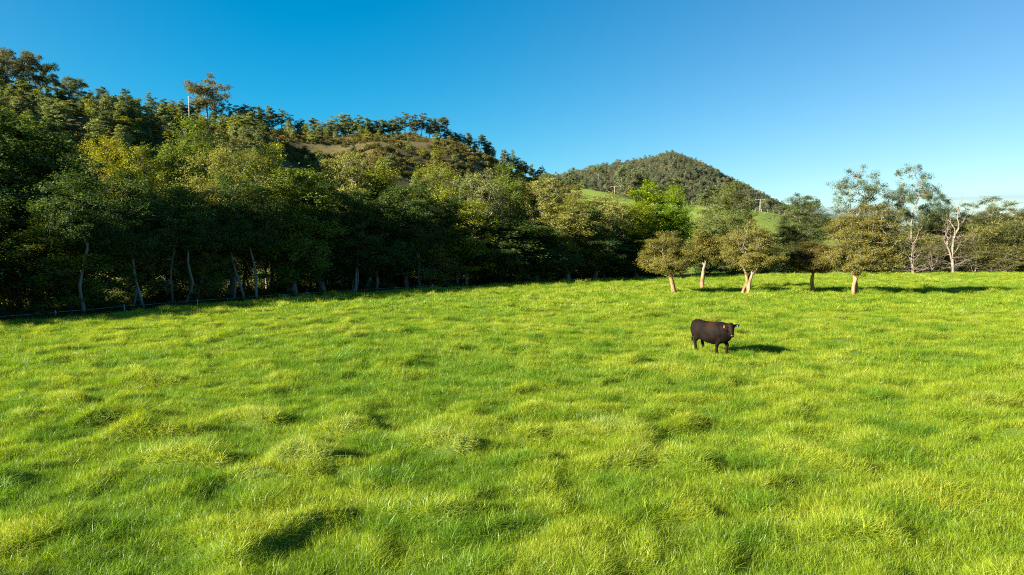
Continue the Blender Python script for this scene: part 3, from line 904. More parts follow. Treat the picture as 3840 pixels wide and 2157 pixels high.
# slim trees whose pale bare trunks stand out against the dark of the wood
M_BARK_PALE = bark_mat('smooth_pale_bark', (0.10, 0.092, 0.078), (0.27, 0.25, 0.21), 2.0)
POLE = [make_tree(270 + i, 12, 6.2, lobes_column(12, [4.6, 5.2][i], [6.0, 5.6][i], 10, 130 + i), n_tips=160, per=130, clump=.45, leaf=.125, trunk_r=[.095, .11][i], bark=M_BARK_PALE,
                  lean=[(.5, 0), (-.7, .2)][i], stems=[1, 2][i], spread=.5) for i in range(2)]
def behind_edge(px, off):
    ys = np.linspace(25, 100, 1500); xs = (px - 1920) / 2560 * ys
    i = int(np.argmax(edge_dist(xs, ys)[0] > off)); return float(xs[i]), float(ys[i])
for px, off, i, hh, lab in ((300, 6.0, 0, 10, 'slim forest tree with a pale trunk, nearest to the start of the wire fence'), (500, 6.5, 1, 10.5, 'slim forest tree with a bowed pale trunk below the golden topped tree'),
                            (700, 6.5, 0, 9.5, 'slim pale trunk between the white dead tree and the widest olive tree'), (885, 7.0, 1, 11, 'pale straight trunk under the widest olive forest tree'),
                            (966, 6.0, 0, 10, 'slender pale trunked tree where the fence meets the field edge'), (1330, 6.5, 1, 10.5, 'twin pale trunks under the white limbed fan tree'),
                            (1580, 6.0, 1, 10, 'pair of leaning pale trunks at the dark mid forest'), (1710, 5.5, 0, 10.5, 'straight pale trunk below the bright yellow green pair'),
                            (1975, 6.0, 0, 9.5, 'slim pale trunk beneath the dark spiky tree'), (2035, 5.5, 1, 9.5, 'leaning pale trunk in front of the twiggy olive tree')):
    x, y = behind_edge(px, off)
    plant(POLE[i], 'creek_tree', x, y, hh, 4.4, rng.uniform(0, 6.28), C_DARK, lab, 'tree')

# ---- undergrowth along the bank
def bush_proto(seed, n, rad, h, leaf, mat, asp=.45):
    r = np.random.default_rng(seed)
    tips = sample_tips(r, 14, [(0, 0, h * .45, rad, rad, h * .5)], .3, .2)
    lv = leaves(r, tips, n, rad * .5, leaf, asp, .8, .4, 0, None)
    return mesh_from('shrub', lv[0], lv[1], mat, False, {'tint': lv[2]})

UNDER_COL = proto_collection('undergrowth_shrub', [bush_proto(300 + i, 40, .7, [1.2, .8, 1.6][i], .13, M_UNDER) for i in range(3)])
r = np.random.default_rng(31)
n = 5200
ss = r.uniform(0, 128, n); oo = 2.6 + 26 * r.uniform(0, 1, n) ** 1.3
pp = np.array([edge_point(a, b) for a, b in zip(ss, oo)])
k = (pp[:, 0] < 21) & (pp[:, 1] > 12) & (noise(pp[:, 0] / 5, pp[:, 1] / 5, 41) > -0.25 - 0.3 * (oo < 9))
pp = pp[k]; oo = oo[k]; n = len(pp)
sc = r.uniform(.5, 1.25, n) * np.where(oo < 5, .6, np.where(oo > 16, 1.5, 1))
scatter('forest_undergrowth', np.stack([pp[:, 0], pp[:, 1], H(pp[:, 0], pp[:, 1]) - .1], 1), np.stack([0 * sc, 0 * sc, r.uniform(0, 6.28, n)], 1),
        np.stack([sc, sc, sc * r.uniform(.8, 1.3, n)], 1), r.integers(0, 3, n), UNDER_COL, label='tangled dark undergrowth beneath the creek forest', cat='undergrowth')

# ---- paperbarks on the field
C_PAPER = (.146, .142, .036)
def paperbark(seed, base, crown_px, top, bottom, lobes, label, lean=(0, 0), stems=1, tr=.27, trunk_h=1.7, color=C_PAPER, tips=600, per=108, spread=.3):
    x, Y = on_ground(*base)
    k = make_tree(seed, 8, trunk_h, lobes, n_tips=tips, per=per, clump=.40, leaf=.096, aspect=.42, trunk_r=tr * .88, lean=lean, stems=stems, bark=M_BARK_PAPER, twig=.02,
                  flat=.42, up=.9, shell=.45, upper=.35, bare=.04, flare=1.35, cl_var=.35, spread=spread)
    return plant(k, 'paperbark_tree', x, Y, None, None, 0, color, label, 'tree', 'paperbarks standing on the field', sink=0.05)

def crown_lobes(seed, Y, bx, x0, x1, top, bot, n=14, fl=.5, skew=0.0):
    """a dome of lobes that spans these photograph columns and rows at depth Y, relative to the trunk base"""
    m = Y / 2560
    w = (x1 - x0) * m; cx = ((x0 + x1) / 2 - bx) * m
    zt = float(zat(top, Y)); zb = float(zat(bot, Y)); h = zt - zb
    r = np.random.default_rng(seed); out = []
    zb += .35; h -= .5; w -= .2
    zc = zb + .26 * h
    while len(out) < n:
        p = r.uniform(-1, 1, 3)
        if abs(p[0]) ** 2.4 + abs(p[1]) ** 2.4 + abs(p[2]) ** 2.4 > 1:
            continue
        if p[2] < 0 and np.hypot(p[0], p[1]) < .35:
            continue
        s = w * r.uniform(.10, .15)
        z = zc + p[2] * (.72 * h - s * fl if p[2] > 0 else .28 * h - s * fl * .5)
        out.append((cx + p[0] * (w / 2 - s), p[1] * (w / 2 - s), z, s, s, s * fl))
    return out

PB = [
    (401, (2530, 1100), 2388, 2616, 846, 1040, 50, .75, dict(lean=(-.25, 0), trunk_h=1.5, tr=.24, label='round crowned paperbark on a leaning orange trunk, outermost beside the forest')),
    (402, (2632, 1086), 2556, 2704, 836, 1002, 36, .75, dict(lean=(.1, 0), trunk_h=1.75, tr=.24, label='small paperbark with an orange trunk forking into a wide V')),
    (403, (2798, 1102), 2676, 2970, 806, 1028, 70, .68, dict(lean=(.1, 0), trunk_h=1.8, tr=.25, stems=3, spread=.28, label='paperbark with several pale stems from one foot and a wide layered crown')),
    (404, (3048, 1098), 2945, 3130, 884, 1032, 40, .7, dict(lean=(0, 0), trunk_h=1.5, tr=.21, color=(.085, .075, .022), label='darkest paperbark with a slim trunk, between two wide crowned ones')),
    (405, (3203, 1104), 3066, 3402, 738, 1040, 130, .66, dict(lean=(0, 0), trunk_h=2.0, tr=.30, stems=2, spread=.16, tips=1400, per=92, color=(.140, .137, .036), label='largest paperbark with a tall domed crown and a double trunk')),
]
for seed, base, x0, x1, top, bot, nl, fl, kw in PB:
    x_, Y = on_ground(*base)
    lb = crown_lobes(seed, Y, base[0], x0, x1, top, bot, nl, fl)
    g0 = Hs(x_, Y)
    lb = [(a, b, c - g0, d, e, f) for a, b, c, d, e, f in lb]
    paperbark(seed, base, None, top, bot, lb, **kw)

# ---- trees beyond the field's far side
def far_tree(kind, px, base_py, top, Y, wpx, color, label, name='eucalypt_tree', rot=None, group=None):
    x = (px - 1920) / 2560 * Y * 1.0018
    z0 = Hs(x, Y)
    return plant(kind, name, x, Y, float(zat(top, Y)) - z0 + .1, wpx / 2560 * Y, rng.uniform(0, 6.28) if rot is None else rot, color, label, 'tree', group)

C_EUC = (.075, .105, .048); C_CAS = (.150, .160, .060)
far_tree(GUM[0], 3215, 1030, 625, 106, 205, C_EUC, 'tall spreading eucalypt rising behind the largest paperbark', rot=.4)
far_tree(GUM[2], 3335, 1030, 712, 110, 110, C_EUC, 'lower open eucalypt filling the gap between the two tallest ones')
far_tree(GUM[1], 3408, 1030, 622, 104, 135, C_EUC, 'tall narrow eucalypt with a pale trunk behind the bare forked tree')
far_tree(CREEK[5], 3512, 1030, 716, 118, 92, (.045, .080, .034), 'dark leafy tree between the pale eucalypt and the big dead tree')
far_tree(CASU[0], 3490, 1030, 790, 108, 190, C_CAS, 'olive feathery tree under the dark leafy one', 'casuarina_tree')
far_tree(GUM[1], 3735, 1030, 738, 112, 170, (.10, .115, .055), 'thin eucalypt with see-through crown above the olive thicket')
far_tree(GUM[2], 3822, 1030, 785, 116, 170, (.11, .115, .055), 'sparse eucalypt cut by the picture edge above the thicket')
far_tree(GUM[2], 3660, 1030, 800, 118, 150, (.10, .115, .055), 'small open eucalypt just beside the big dead tree')
far_tree(GUM[1], 3680, 1030, 772, 110, 120, (.12, .135, .06), 'slender olive gum directly right of the big dead tree')
far_tree(GUM[0], 3780, 1030, 764, 119, 150, (.10, .12, .06), 'airy grey gum between the two see-through gums of the thicket')
far_tree(GUM[1], 3600, 1030, 760, 121, 120, (.09, .11, .05), 'narrow gum showing behind the top of the big dead tree')
CG = 'olive feathery trees in the thicket at the field end'
for i, (px, top, w, Y) in enumerate(((3330, 920, 150, 104), (3420, 905, 150, 106), (3480, 930, 140, 103), (3560, 915, 150, 107), (3640, 880, 150, 105), (3700, 850, 170, 108),
                                    (3770, 880, 160, 104), (3830, 850, 170, 107), (3900, 860, 180, 105), (3980, 850, 190, 106), (3670, 950, 130, 101.5), (3795, 955, 140, 102), (3250, 950, 120, 103), (3160, 955, 130, 102),
                                    (3060, 950, 130, 101), (2960, 955, 130, 100), (2870, 950, 120, 99), (2760, 955, 120, 98), (2660, 960, 120, 97))):
    far_tree(CASU[i % 2], px, 1030, top - 40, Y, w * 1.15, C_CAS if i % 3 else (.09, .105, .036), '%s feathery casuarina in the thicket %s' % ('olive' if i % 3 else 'darker', 'behind the dead trees' if 3400 < px < 3620 else 'beside the grey dead tangle' if px < 3760 and px > 3600 else 'cut by the picture edge' if px > 3600
             else 'behind the largest paperbark' if px > 3050 else 'behind the darkest paperbark' if px > 2900 else 'behind the several stemmed paperbark' if px > 2700 else 'behind the V forked paperbark'), 'casuarina_tree', None, CG)
far_tree(CREEK[3], 2990, 930, 740, 150, 210, (.085, .115, .042), 'broad grey green tree on the slope behind the darkest paperbark', 'slope_tree')
far_tree(CREEK[1], 3070, 930, 800, 170, 190, (.06, .09, .036), 'dark tree beside the broad grey green slope tree', 'slope_tree')
far_tree(GUMFAR[0], 2985, 930, 728, 200, 120, (.06, .08, .04), 'flat topped tree peeping over the broad grey green slope tree', 'slope_tree')
far_tree(CREEK[1], 2725, 880, 688, 130, 200, (.105, .130, .042), 'spreading olive tree with pale forks in front of the hill paddock', 'slope_tree')
far_tree(CREEK[6], 2960, 940, 850, 135, 150, (.045, .06, .022), 'dark green tree low behind the darkest paperbark', 'slope_tree')
far_tree(SLIM[1], 2560, 790, 700, 262, 40, (.06, .075, .03), 'slim pale trunked eucalypt at the paddock top beside the forest end', 'slope_tree')
# ---- dead trees
def dead_tree(seed, base_px, Y, top_py, wpx, label, tr=.3, stems=1, n_main=26, sides=10, bark=None, low=.18, zlo=.45, name='dead_tree'):
    rr = np.random.default_rng(seed)
    x = (base_px - 1920) / 2560 * Y
    z0 = Hs(x, Y); h = float(zat(top_py, Y)) - z0; w = wpx / 2560 * Y
    G = Geo(); B = Geo()
    for s_ in range(stems):
        hs = h * (1 if s_ == 0 else rr.uniform(.55, .8))
        an = rr.uniform(0, 6.28)
        fork = np.array((math.cos(an) * w * .06 * (s_ > 0) * 2, math.sin(an) * w * .1 * (s_ > 0), hs * rr.uniform(.42, .55)))
        p = curve(np.array((0, 0, -.4)), fork, np.array((rr.normal(0, .1), 0, 1.0)), rr, 10, .03)
        k_ = 1 if s_ == 0 else .7
        rad = np.linspace(tr, tr * .62, 10) * k_; rad[0] *= 1.3
        G.tube(p, rad, 9)
        tips = np.stack([rr.normal(0, w * .13, n_main), rr.normal(0, w * .13, n_main), rr.uniform(zlo, 1.0, n_main) * hs], 1); tips[:, :2] += fork[:2] * 1.5
        tips = tips[tips[:, 2] > fork[2] + .3]
        if len(tips) > 2:
            grow(B, p[-1], (p[-1] - p[-2]) / np.linalg.norm(p[-1] - p[-2]), tips, rad[-1], rr, 0, .016)
        for _ in range(sides // stems):
            t = rr.uniform(low, 1.0); q = t * 9; i = min(int(q), 8); a0 = p[i] + (p[i + 1] - p[i]) * (q - i)
            b = rr.uniform(0, 2 * PI); L = w * .5 * rr.uniform(.5, 1.0)
            dd = np.array((math.cos(b), math.sin(b) * .8, rr.uniform(-.05, .55)))
            c = a0 + dd * L * .75
            tp = c + rr.normal(0, 1, (rr.integers(3, 8), 3)) * np.array((L * .28, L * .28, L * .22))
            grow(B, a0, dd / np.linalg.norm(dd), tp, max(.035, rad[i] * rr.uniform(.2, .38)), rr, 3, .014)
    e = bpy.data.objects.new(name, None); COL.objects.link(e); e.location = (x, Y, z0)
    tag(e, label, 'dead tree')
    link('trunk', G.build('trunk', bark or M_BARK_DEAD), e); link('limbs', B.build('limbs', M_BARK_DEAD), e)
    return e
dead_tree(501, 3422, 98.5, 835, 200, 'bare pale dead tree forking low, in front of the narrow eucalypt', .17, 3, 22, 15)
dead_tree(502, 3575, 99, 725, 230, 'big bare dead tree with a thick broken pinkish trunk', .25, 3, 26, 18)
dead_tree(503, 3720, 101, 905, 220, 'grey dead tangle of bare branches low before the thicket', .13, 4, 20, 20, None, .1, .3)
dead_tree(504, 3800, 103, 850, 170, 'thin grey leafless tree near the picture edge', .11, 2, 22, 10)
dead_tree(506, 3492, 100, 895, 150, 'thin bare grey sapling cluster between the two largest dead trees', .09, 4, 16, 14, None, .1, .3)
dead_tree(507, 3652, 100.5, 870, 150, 'bare grey branches leaning beside the big broken dead tree', .09, 3, 18, 12, None, .1, .3)
dead_tree(505, 650, 50, 742, 130, 'white dead branching tree against the dark forest', .09, 1, 34, 5, M_BARK_DARK, .6, .6)

def fallen(px, py, L, rot, label):
    Y = 4.3 * 2560 / (py - 923); x = (px - 1920) / 2560 * Y
    rr = np.random.default_rng(int(px))
    B = Geo()
    for _ in range(7):
        a = rr.normal(0, .35); l = L * rr.uniform(.5, 1)
        e_ = np.array((math.cos(a) * l, math.sin(a) * l, rr.uniform(.05, .5)))
        B.tube(curve(np.array((0, 0, .08)), e_, np.array((1, 0, .5)), rr, 7, .06), np.linspace(.09, .015, 7), 6)
    o = link('fallen_branch', B.build('fallen_branch', M_BARK_DEAD)); o.location = (x, Y, Hs(x, Y)); o.rotation_euler = (0, 0, rot)
    tag(o, label, 'branch')
fallen(3545, 1027, 4.0, PI * .97, 'pale fallen branches on the grass between the two dead trees')
fallen(3655, 1027, 3.2, PI * .9, 'low fallen limb at the foot of the grey dead tangle')
fallen(3385, 1026, 2.0, PI * .8, 'short pale log end beside the largest paperbark')

# ------------------------------------------------------------------ the hills' trees
C_H1 = (.160, .205, .078); C_H2 = (.105, .138, .070); C_H3 = (.195, .240, .125); C_H4 = (.125, .132, .078)
def hill_tree(kind, px, top, Y, wpx, hpx, color, label, group=None, name='hill_tree'):
    """stands on the slope below its top: the base height follows from the terrain"""
    x = (px - 1920) / 2560 * Y * 1.0018
    z0 = Hs(x, Y); h = hpx / 2560 * Y
    if top is not None:
        h = max(h, float(zat(top, Y)) - z0)
    return plant(kind, name, x, Y, h, wpx / 2560 * Y, rng.uniform(0, 6.28), color, label, 'tree', group, sink=.3)

def Dr(px):
    return float(np.interp((px - 1920) / 2560, LH['u'], LH['D']))

RIDGE = [  # px, top, width, kind, colour, label
    (20, 172, 130, 'G0', C_H4, 'leftmost of the big dark eucalypts crowning the hill end'),
    (95, 184, 130, 'G1', C_H4, 'big dark eucalypt in the middle of the hill end clump'),
    (162, 198, 110, 'G0', C_H2, 'big dark eucalypt at the outer side of the hill end clump'),
    (215, 272, 65, 'G1', C_H2, 'small dark crowned eucalypt just downhill of the hill end clump'),
    (307, 290, 90, 'G1', C_H2, 'flat topped eucalypt with several bare stems showing sky on the skyline'),
    (411, 325, 46, 'L0', C_H2, 'slim two tier eucalypt on the skyline after the flat topped one'),
    (497, 333, 56, 'H1', C_H2, 'rounded dark eucalypt on the skyline midway to the tallest one'),
    (586, 348, 58, 'H2', C_H2, 'broad eucalypt on the skyline with sky under its crown'),
    (636, 368, 27, 'L2', C_H2, 'lone slim eucalypt before the white pole'),
    (795, 278, 150, 'G0', C_H4, 'tallest eucalypt on the hill, wide open crown above the slim row'),
    (1022, 394, 26, 'L0', C_H2, 'slim eucalypt standing highest at the downhill end of the row'),
    (1069, 408, 46, 'L1', C_H2, 'bushy topped slim eucalypt after the end of the row'),
    (1140, 446, 50, 'H0', C_H2, 'dark compact eucalypt beside the skyline gap'),
    (1186, 441, 30, 'L2', C_H2, 'two tier slim eucalypt in the skyline gap'),
    (1398, 469, 80, 'H2', C_H2, 'large dark tree standing alone on the brown slope'),
    (1525, 420, 48, 'L1', C_H2, 'tallest eucalypt over the brown bald slope'),
    (1586, 422, 44, 'L1', C_H4, 'thin reddish crowned eucalypt above the bald slope'),
    (1656, 439, 64, 'G1', C_H2, 'flat crowned eucalypt leaning out at the end of the bald hilltop'),
    (1807, 502, 30, 'L0', C_H2, 'pale poplar shaped eucalypt on the descending ridge'),
]
KD = {'G': GUMFAR, 'F': FLAT, 'L': SLIM, 'H': HILL, 'B': BUSH}
for px, top, w, kk, c, lab in RIDGE:
    Y = Dr(px) - 4
    hill_tree(KD[kk[0]][int(kk[1])], px, top, Y, w, 40, c, lab)
GR = 'slim trees of the hill skyline row'
for px, top, w in ((361, 337, 46), (450, 360, 40), (539, 368, 36), (667, 372, 26), (700, 370, 46), (735, 378, 36), (760, 382, 30), (822, 385, 32), (850, 384, 30), (878, 388, 30),
                   (905, 394, 30), (933, 392, 42), (962, 398, 34), (989, 399, 44), (1038, 413, 26), (1097, 427, 44), (1224, 457, 42), (1245, 450, 36), (1266, 434, 56), (1299, 427, 44),
                   (1323, 432, 54), (1356, 432, 50), (1388, 441, 40), (1421, 450, 34), (1445, 446, 40), (1473, 446, 34), (1497, 436, 44), (1558, 429, 44), (1614, 441, 40), (1636, 460, 34),
                   (1675, 470, 34), (1694, 488, 26), (1712, 495, 24), (1727, 497, 28), (1745, 505, 26), (1760, 497, 28), (1783, 521, 28), (1822, 525, 26), (1835, 530, 26), (1850, 548, 26),
                   (1890, 560, 26), (1905, 575, 24), (1924, 561, 24), (1940, 590, 28), (1955, 600, 26), (1971, 605, 28), (1990, 615, 30), (2010, 640, 26), (2030, 655, 24)):
    Y = Dr(px) + rng.uniform(-8, 2)
    hgt = max((float(zat(top, Y)) - Hs((px - 1920) / 2560 * Y, Y)) * 2560 / Y, 34)
    a_ = w / hgt
    kd = HILL[[0, 2][rng.randrange(2)]] if a_ > .55 else HILL[[1, 3][rng.randrange(2)]] if a_ > .4 or px > 1690 else SLIM[rng.randrange(3)]
    zone = ('before the white pole' if px < 690 else 'beside the white pole' if px < 800 else 'under the tallest hill tree' if px < 900 else 'in the slim row past the tallest hill tree' if px < 1050
            else 'near the skyline gap' if px < 1240 else 'in the hilltop clump' if px < 1440 else 'over the bald hilltop' if px < 1680 else 'at the start of the descending ridge' if px < 1790 else 'on the steep end of the ridge')
    ci = rng.randrange(4)
    hill_tree(kd, px, top, Y, min(w * 1.05, hgt * .75), 34, [C_H2, C_H2, C_H1, C_H4][ci],
              '%s %s eucalypt on the skyline %s' % ('broad' if a_ > .55 else 'slender', ['dark', 'dark', 'olive', 'reddish'][ci], zone), GR)

GS = 'trees on the hillside slope'
hr = random.Random(77)
count = 0
xs = []
while count < 270:
    px = hr.uniform(-80, 1960) if hr.random() < .6 else hr.uniform(-80, 1000); t = hr.uniform(.35, .98)
    D = Dr(px); B = float(np.interp((px - 1920) / 2560, [-0.9, -0.7, -0.3, 0.2], [85, 95, 130, 190]))
    Y = B + (D - B) * t
    x = (px - 1920) / 2560 * Y
    bald = 1430 < px < 1900 and t > .45
    if bald and hr.random() > .12:
        continue
    if 1000 < px < 1430 and t > .4 and hr.random() > .5:
        continue
    if 690 < px < 770 and Y < 285:
        continue
    if any((x - a) ** 2 + (Y - b) ** 2 < 11 for a, b in xs):
        continue
    xs.append((x, Y))
    q = hr.random()
    kd = BUSH[hr.randrange(2)] if q < .2 else HILL[hr.randrange(4)] if q < .85 else SLIM[hr.randrange(3)]
    hgt = (hr.uniform(4.5, 8) if px > 1000 else hr.uniform(4.5, 8.5)) if kd not in BUSH else hr.uniform(3, 5)
    ci = hr.randrange(6)
    zone = ('the hill end clump' if px < 240 else 'the flat topped skyline tree' if px < 420 else 'the broad skyline trees' if px < 690 else 'the white pole and tallest hill tree' if px < 900
            else 'the end of the slim row' if px < 1130 else 'the skyline gap' if px < 1300 else 'the reddish hilltop trees' if px < 1460 else 'the bald hilltop' if px < 1720 else 'the descending end of the ridge')
    lab = '%s %s %s below %s' % (['olive green', 'olive green', 'grey green', 'dark', 'grey green', 'yellow green'][ci],
                                 'bush' if kd in BUSH else 'slim tree' if kd in SLIM else 'leafy tree', 'high on the slope' if t > .78 else 'at mid slope' if t > .55 else 'low on the slope', zone)
    e = plant(kd, 'hill_tree', x, Y, hgt, hgt * hr.uniform(.45, .68), hr.uniform(0, 6.28), [C_H1, C_H1, C_H3, C_H2, C_H3, (.20, .225, .035)][ci], lab, 'tree', GS, sink=.3)
    count += 1

# trees between the paddock and the mountain
GM = 'dark woodland trees behind the hill paddock'
for i in range(120):
    px = hr.uniform(2020, 3120)
    u = (px - 1920) / 2560
    D0 = float(np.interp(u, PH['u'], PH['D']))
    Y = D0 + 12 + hr.random() ** 1.3 * 190
    x = u * Y
    hgt = hr.uniform(7, 13) if px < 2900 else hr.uniform(5, 9)
    if 2080 < px < 2300 and Y < D0 + 60 and hr.random() < .8:
        continue
    kd = HILL[hr.randrange(4)] if hr.random() < .75 else FLAT[hr.randrange(2)]
    plant(kd, 'woodland_tree', x, Y, hgt, hgt * hr.uniform(.5, .8), hr.uniform(0, 6.28), [C_H2, C_H1, C_H2, C_H4][hr.randrange(4)],
          '%s eucalypt in the woodland %s, %s' % ('rounded' if kd in HILL else 'open crowned', 'near the small green patch' if px < 2280 else 'under the far mountain peak' if px < 2560 else 'above the paddock fence' if px < 2800 else 'beyond the tall cross armed pole',
          'first row' if Y < D0 + 60 else 'farther back'), 'tree', GM, sink=.3)
hill_tree(FLAT[0], 2330, 618, 470, 70, 90, C_H2, 'big dark eucalypt with pale trunk standing over the cross armed pole')
hill_tree(FLAT[1], 2390, 628, 480, 80, 90, C_H2, 'large spreading eucalypt beside the one over the pole')
hill_tree(FLAT[1], 2240, 618, 640, 50, 40, C_H2, 'flat topped tree on the skyline where the mountain begins')
hill_tree(SLIM[0], 2142, 628, 560, 34, 40, C_H2, 'thin open tree poking above the low ridge skyline')

# scrub on the slopes, forest of the far mountain
SCRUB_COL = proto_collection('hill_shrub', [bush_proto(320 + i, 16, .9, [1.4, 1.0, 1.9][i], .36, M_SCRUB) for i in range(3)])
r = np.random.default_rng(41)
n = 16000
u = r.uniform(-.85, .1, n); t = r.uniform(.15, 1.03, n)
B = np.interp(u, [-0.9, -0.7, -0.3, 0.2], [85, 95, 130, 190]); D = np.interp(u, LH['u'], LH['D'])
y = B + (D - B) * t; x = u * y
k = noise(x / 18, y / 18, 51) + .5 * noise(x / 6, y / 6, 52) > -.12
x, y = x[k], y[k]; n = len(x); sc = r.uniform(.35, 1.35, n) ** 1.2
scatter('hillside_scrub', np.stack([x, y, H(x, y) - .1], 1), np.stack([0 * sc, 0 * sc, r.uniform(0, 6.28, n)], 1), np.stack([sc, sc, sc], 1), r.integers(0, 3, n), SCRUB_COL,
        label='olive and brown scrub covering the hillside', cat='scrub', extra={'tone': np.clip(.5 + .3 * noise(x / 12, y / 12, 72) + r.normal(0, .2, n), 0, 1)})

def far_proto(seed, h, w, per=60, leaf=.6):
    r_ = np.random.default_rng(seed)
    tips = sample_tips(r_, 16, lobes_column(h, w, h * .25, 5, seed), .4, .3)
    lv = leaves(r_, tips, per, w * .2, leaf, .55, .7, .6, 0, np.array((0, 0, h * .5)))
    g = Geo(); g.tube(np.array(((0, 0, -1), (0.1, 0, h * .4), (0, 0, h * .8))), np.array((.28, .2, .08)), 5)
    V = np.concatenate([lv[0], np.concatenate(g.V)]); nl = len(lv[0])
    me = mesh_from('far_tree', V, [lv[1], np.concatenate(g.F4) + nl], M_LEAF_FAR, False, {'tint': np.concatenate([lv[2], np.full(len(V) - nl, .9)])})
    return me
FAR_COL = proto_collection('far_forest_tree', [far_proto(340 + i, [9, 11, 8, 12][i], [7, 7.5, 8, 6][i]) for i in range(4)])
n = 22000
u = r.uniform(-.12, .8, n); y = r.uniform(430, 1010, n)
D = np.interp(u, MT['u'], MT['D'])
k = (y < D + 25) & (y > np.interp(u, PH['u'], PH['D']) + 110)
u, y = u[k], y[k]; x = u * y
k = (u < .45) | (noise(x / 60, y / 60, 61) > .05)
x, y = x[k], y[k]; n = len(x); sc = r.uniform(.35, .8, n)
scatter('mountain_forest', np.stack([x, y, H(x, y) - .3], 1), np.stack([0 * sc, 0 * sc, r.uniform(0, 6.28, n)], 1), np.stack([sc, sc, sc * r.uniform(.8, 1.25, n)], 1),
        r.integers(0, 4, n), FAR_COL, label='dense grey green eucalypt forest covering the far mountain', cat='forest', extra={'tone': np.clip(.5 + .35 * noise(x / 45, y / 45, 71) + r.normal(0, .22, n), 0, 1)})

# ------------------------------------------------------------------ fences and poles
def box_geo(G, cx, cy, cz, sx, sy, sz):
    pass

def post_mesh(w, h, mat, sides=6):
    g = Geo(); g.tube(np.array(((0, 0, -.3), (0, 0, h * .5), (0.0, 0, h - .01), (0, 0, h))), np.array((w, w, w * .95, .002)), sides)
    return g.build('post', mat, False)

def fence(name, pts, ph, pw, wires, mat_p, label, wire_r=.008, step=None):
    """posts stand at pts; wires follow the post tops"""
    e = bpy.data.objects.new(name, None); COL.objects.link(e); e.location = (pts[0][0], pts[0][1], Hs(*pts[0]))
    tag(e, label, 'fence')
    pm = post_mesh(pw, ph, mat_p)
    org = Vector(e.location)
    zs = [Hs(*p) for p in pts]
    rr = random.Random(3)
    for p, z in zip(pts, zs):
        o = link('post', pm, e); o.location = Vector((p[0], p[1], z)) - org
        o.rotation_euler = (rr.gauss(0, .03), rr.gauss(0, .03), rr.uniform(0, 3)); 
    for hgt in wires:
        g = Geo()
        q = []
        for (a, za), (b, zb) in zip(zip(pts[:-1], zs[:-1]), zip(pts[1:], zs[1:])):
            for t in (0, .33, .67):
                q.append((a[0] + (b[0] - a[0]) * t - org.x, a[1] + (b[1] - a[1]) * t - org.y, za + (zb - za) * t + hgt - org.z - (.02 if t else 0)))
        q.append((pts[-1][0] - org.x, pts[-1][1] - org.y, zs[-1] + hgt - org.z))
        g.tube(np.array(q), np.full(len(q), wire_r), 4)
        link('wire', g.build('wire', M_WIRE), e)
    return e

fp = [tuple(edge_point(s_, 4.3)) for s_ in np.arange(2, 112, 4.6)]
fence('creek_fence', fp, 1.45, .036, (1.34, .95, .55), M_STEEL, 'long wire fence on thin steel posts along the foot of the dark forest', .009)

def hill_line(pxs, Ys):
    return [((px - 1920) / 2560 * Y, Y) for px, Y in zip(pxs, Ys)]
n = 15
fence('paddock_fence', hill_line(np.linspace(2585, 2672, n), np.linspace(170, 262, n)), 1.25, .075, (1.1, .6), M_POST, 'timber post fence climbing the green hill paddock', .012)
n = 9
fence('paddock_fence', hill_line(np.linspace(2560, 2790, n), np.linspace(272, 266, n)), 1.2, .06, (1.1,), M_POST, 'timber post fence along the top of the hill paddock', .012)
n = 9
fence('paddock_fence', hill_line(np.linspace(2108, 2150, n), np.linspace(352, 350, n)), 1.3, .08, (1.1,), M_POST, 'short row of pale posts above the small green patch', .012)
n = 7
fence('paddock_fence', hill_line(np.linspace(2830, 2960, n), np.linspace(262, 262, n)), 1.3, .07, (1.2,), M_POST, 'sparse pale posts on the paddock crest near the tall cross armed pole', .012)

M_POLE_PALE = flat_mat('pale_dry_timber', (0.34, 0.31, 0.255), 0.9)
def pole(px, top, Y, label, arm=1.9, r0=.16, arms=1, mat=None):
    x = (px - 1920) / 2560 * Y * 1.0018; z0 = Hs(x, Y); h = float(zat(top, Y)) - z0
    e = bpy.data.objects.new('power_pole', None); COL.objects.link(e); e.location = (x, Y, z0); tag(e, label, 'power pole')
    g = Geo(); g.tube(np.array(((0, 0, -.5), (0, 0, h * .5), (0, 0, h))), np.array((r0, r0 * .85, r0 * .65)), 8)
    link('post', g.build('post', mat or M_POST), e)
    for k_ in range(arms):
        g = Geo(); g.tube(np.array(((-arm, .12, h - .35 - k_ * .9), (arm, .12, h - .35 - k_ * .9))), np.array((.09, .09)), 4)
        link('crossarm', g.build('crossarm', M_POST, False), e)
        for s_ in (-.92, -.4, .4, .92):
            g = Geo(); g.tube(np.array(((s_ * arm, .12, h - .27 - k_ * .9), (s_ * arm, .12, h - .05 - k_ * .9))), np.array((.06, .05)), 6)
            link('insulator', g.build('insulator', M_WIRE), e)
pole(728, 362, 283, 'white timber pole standing among the slim hill trees', .55, .24, mat=M_POLE_PALE)
pole(2301, 698, 345, 'cross armed power pole over the flat topped olive forest tree', 1.6, .2)
pole(2844, 746, 268, 'tall cross armed power pole on the paddock crest', 1.9, .2)
pole(2863, 798, 255, 'short pale pole without arms in the green paddock', .35, .16)

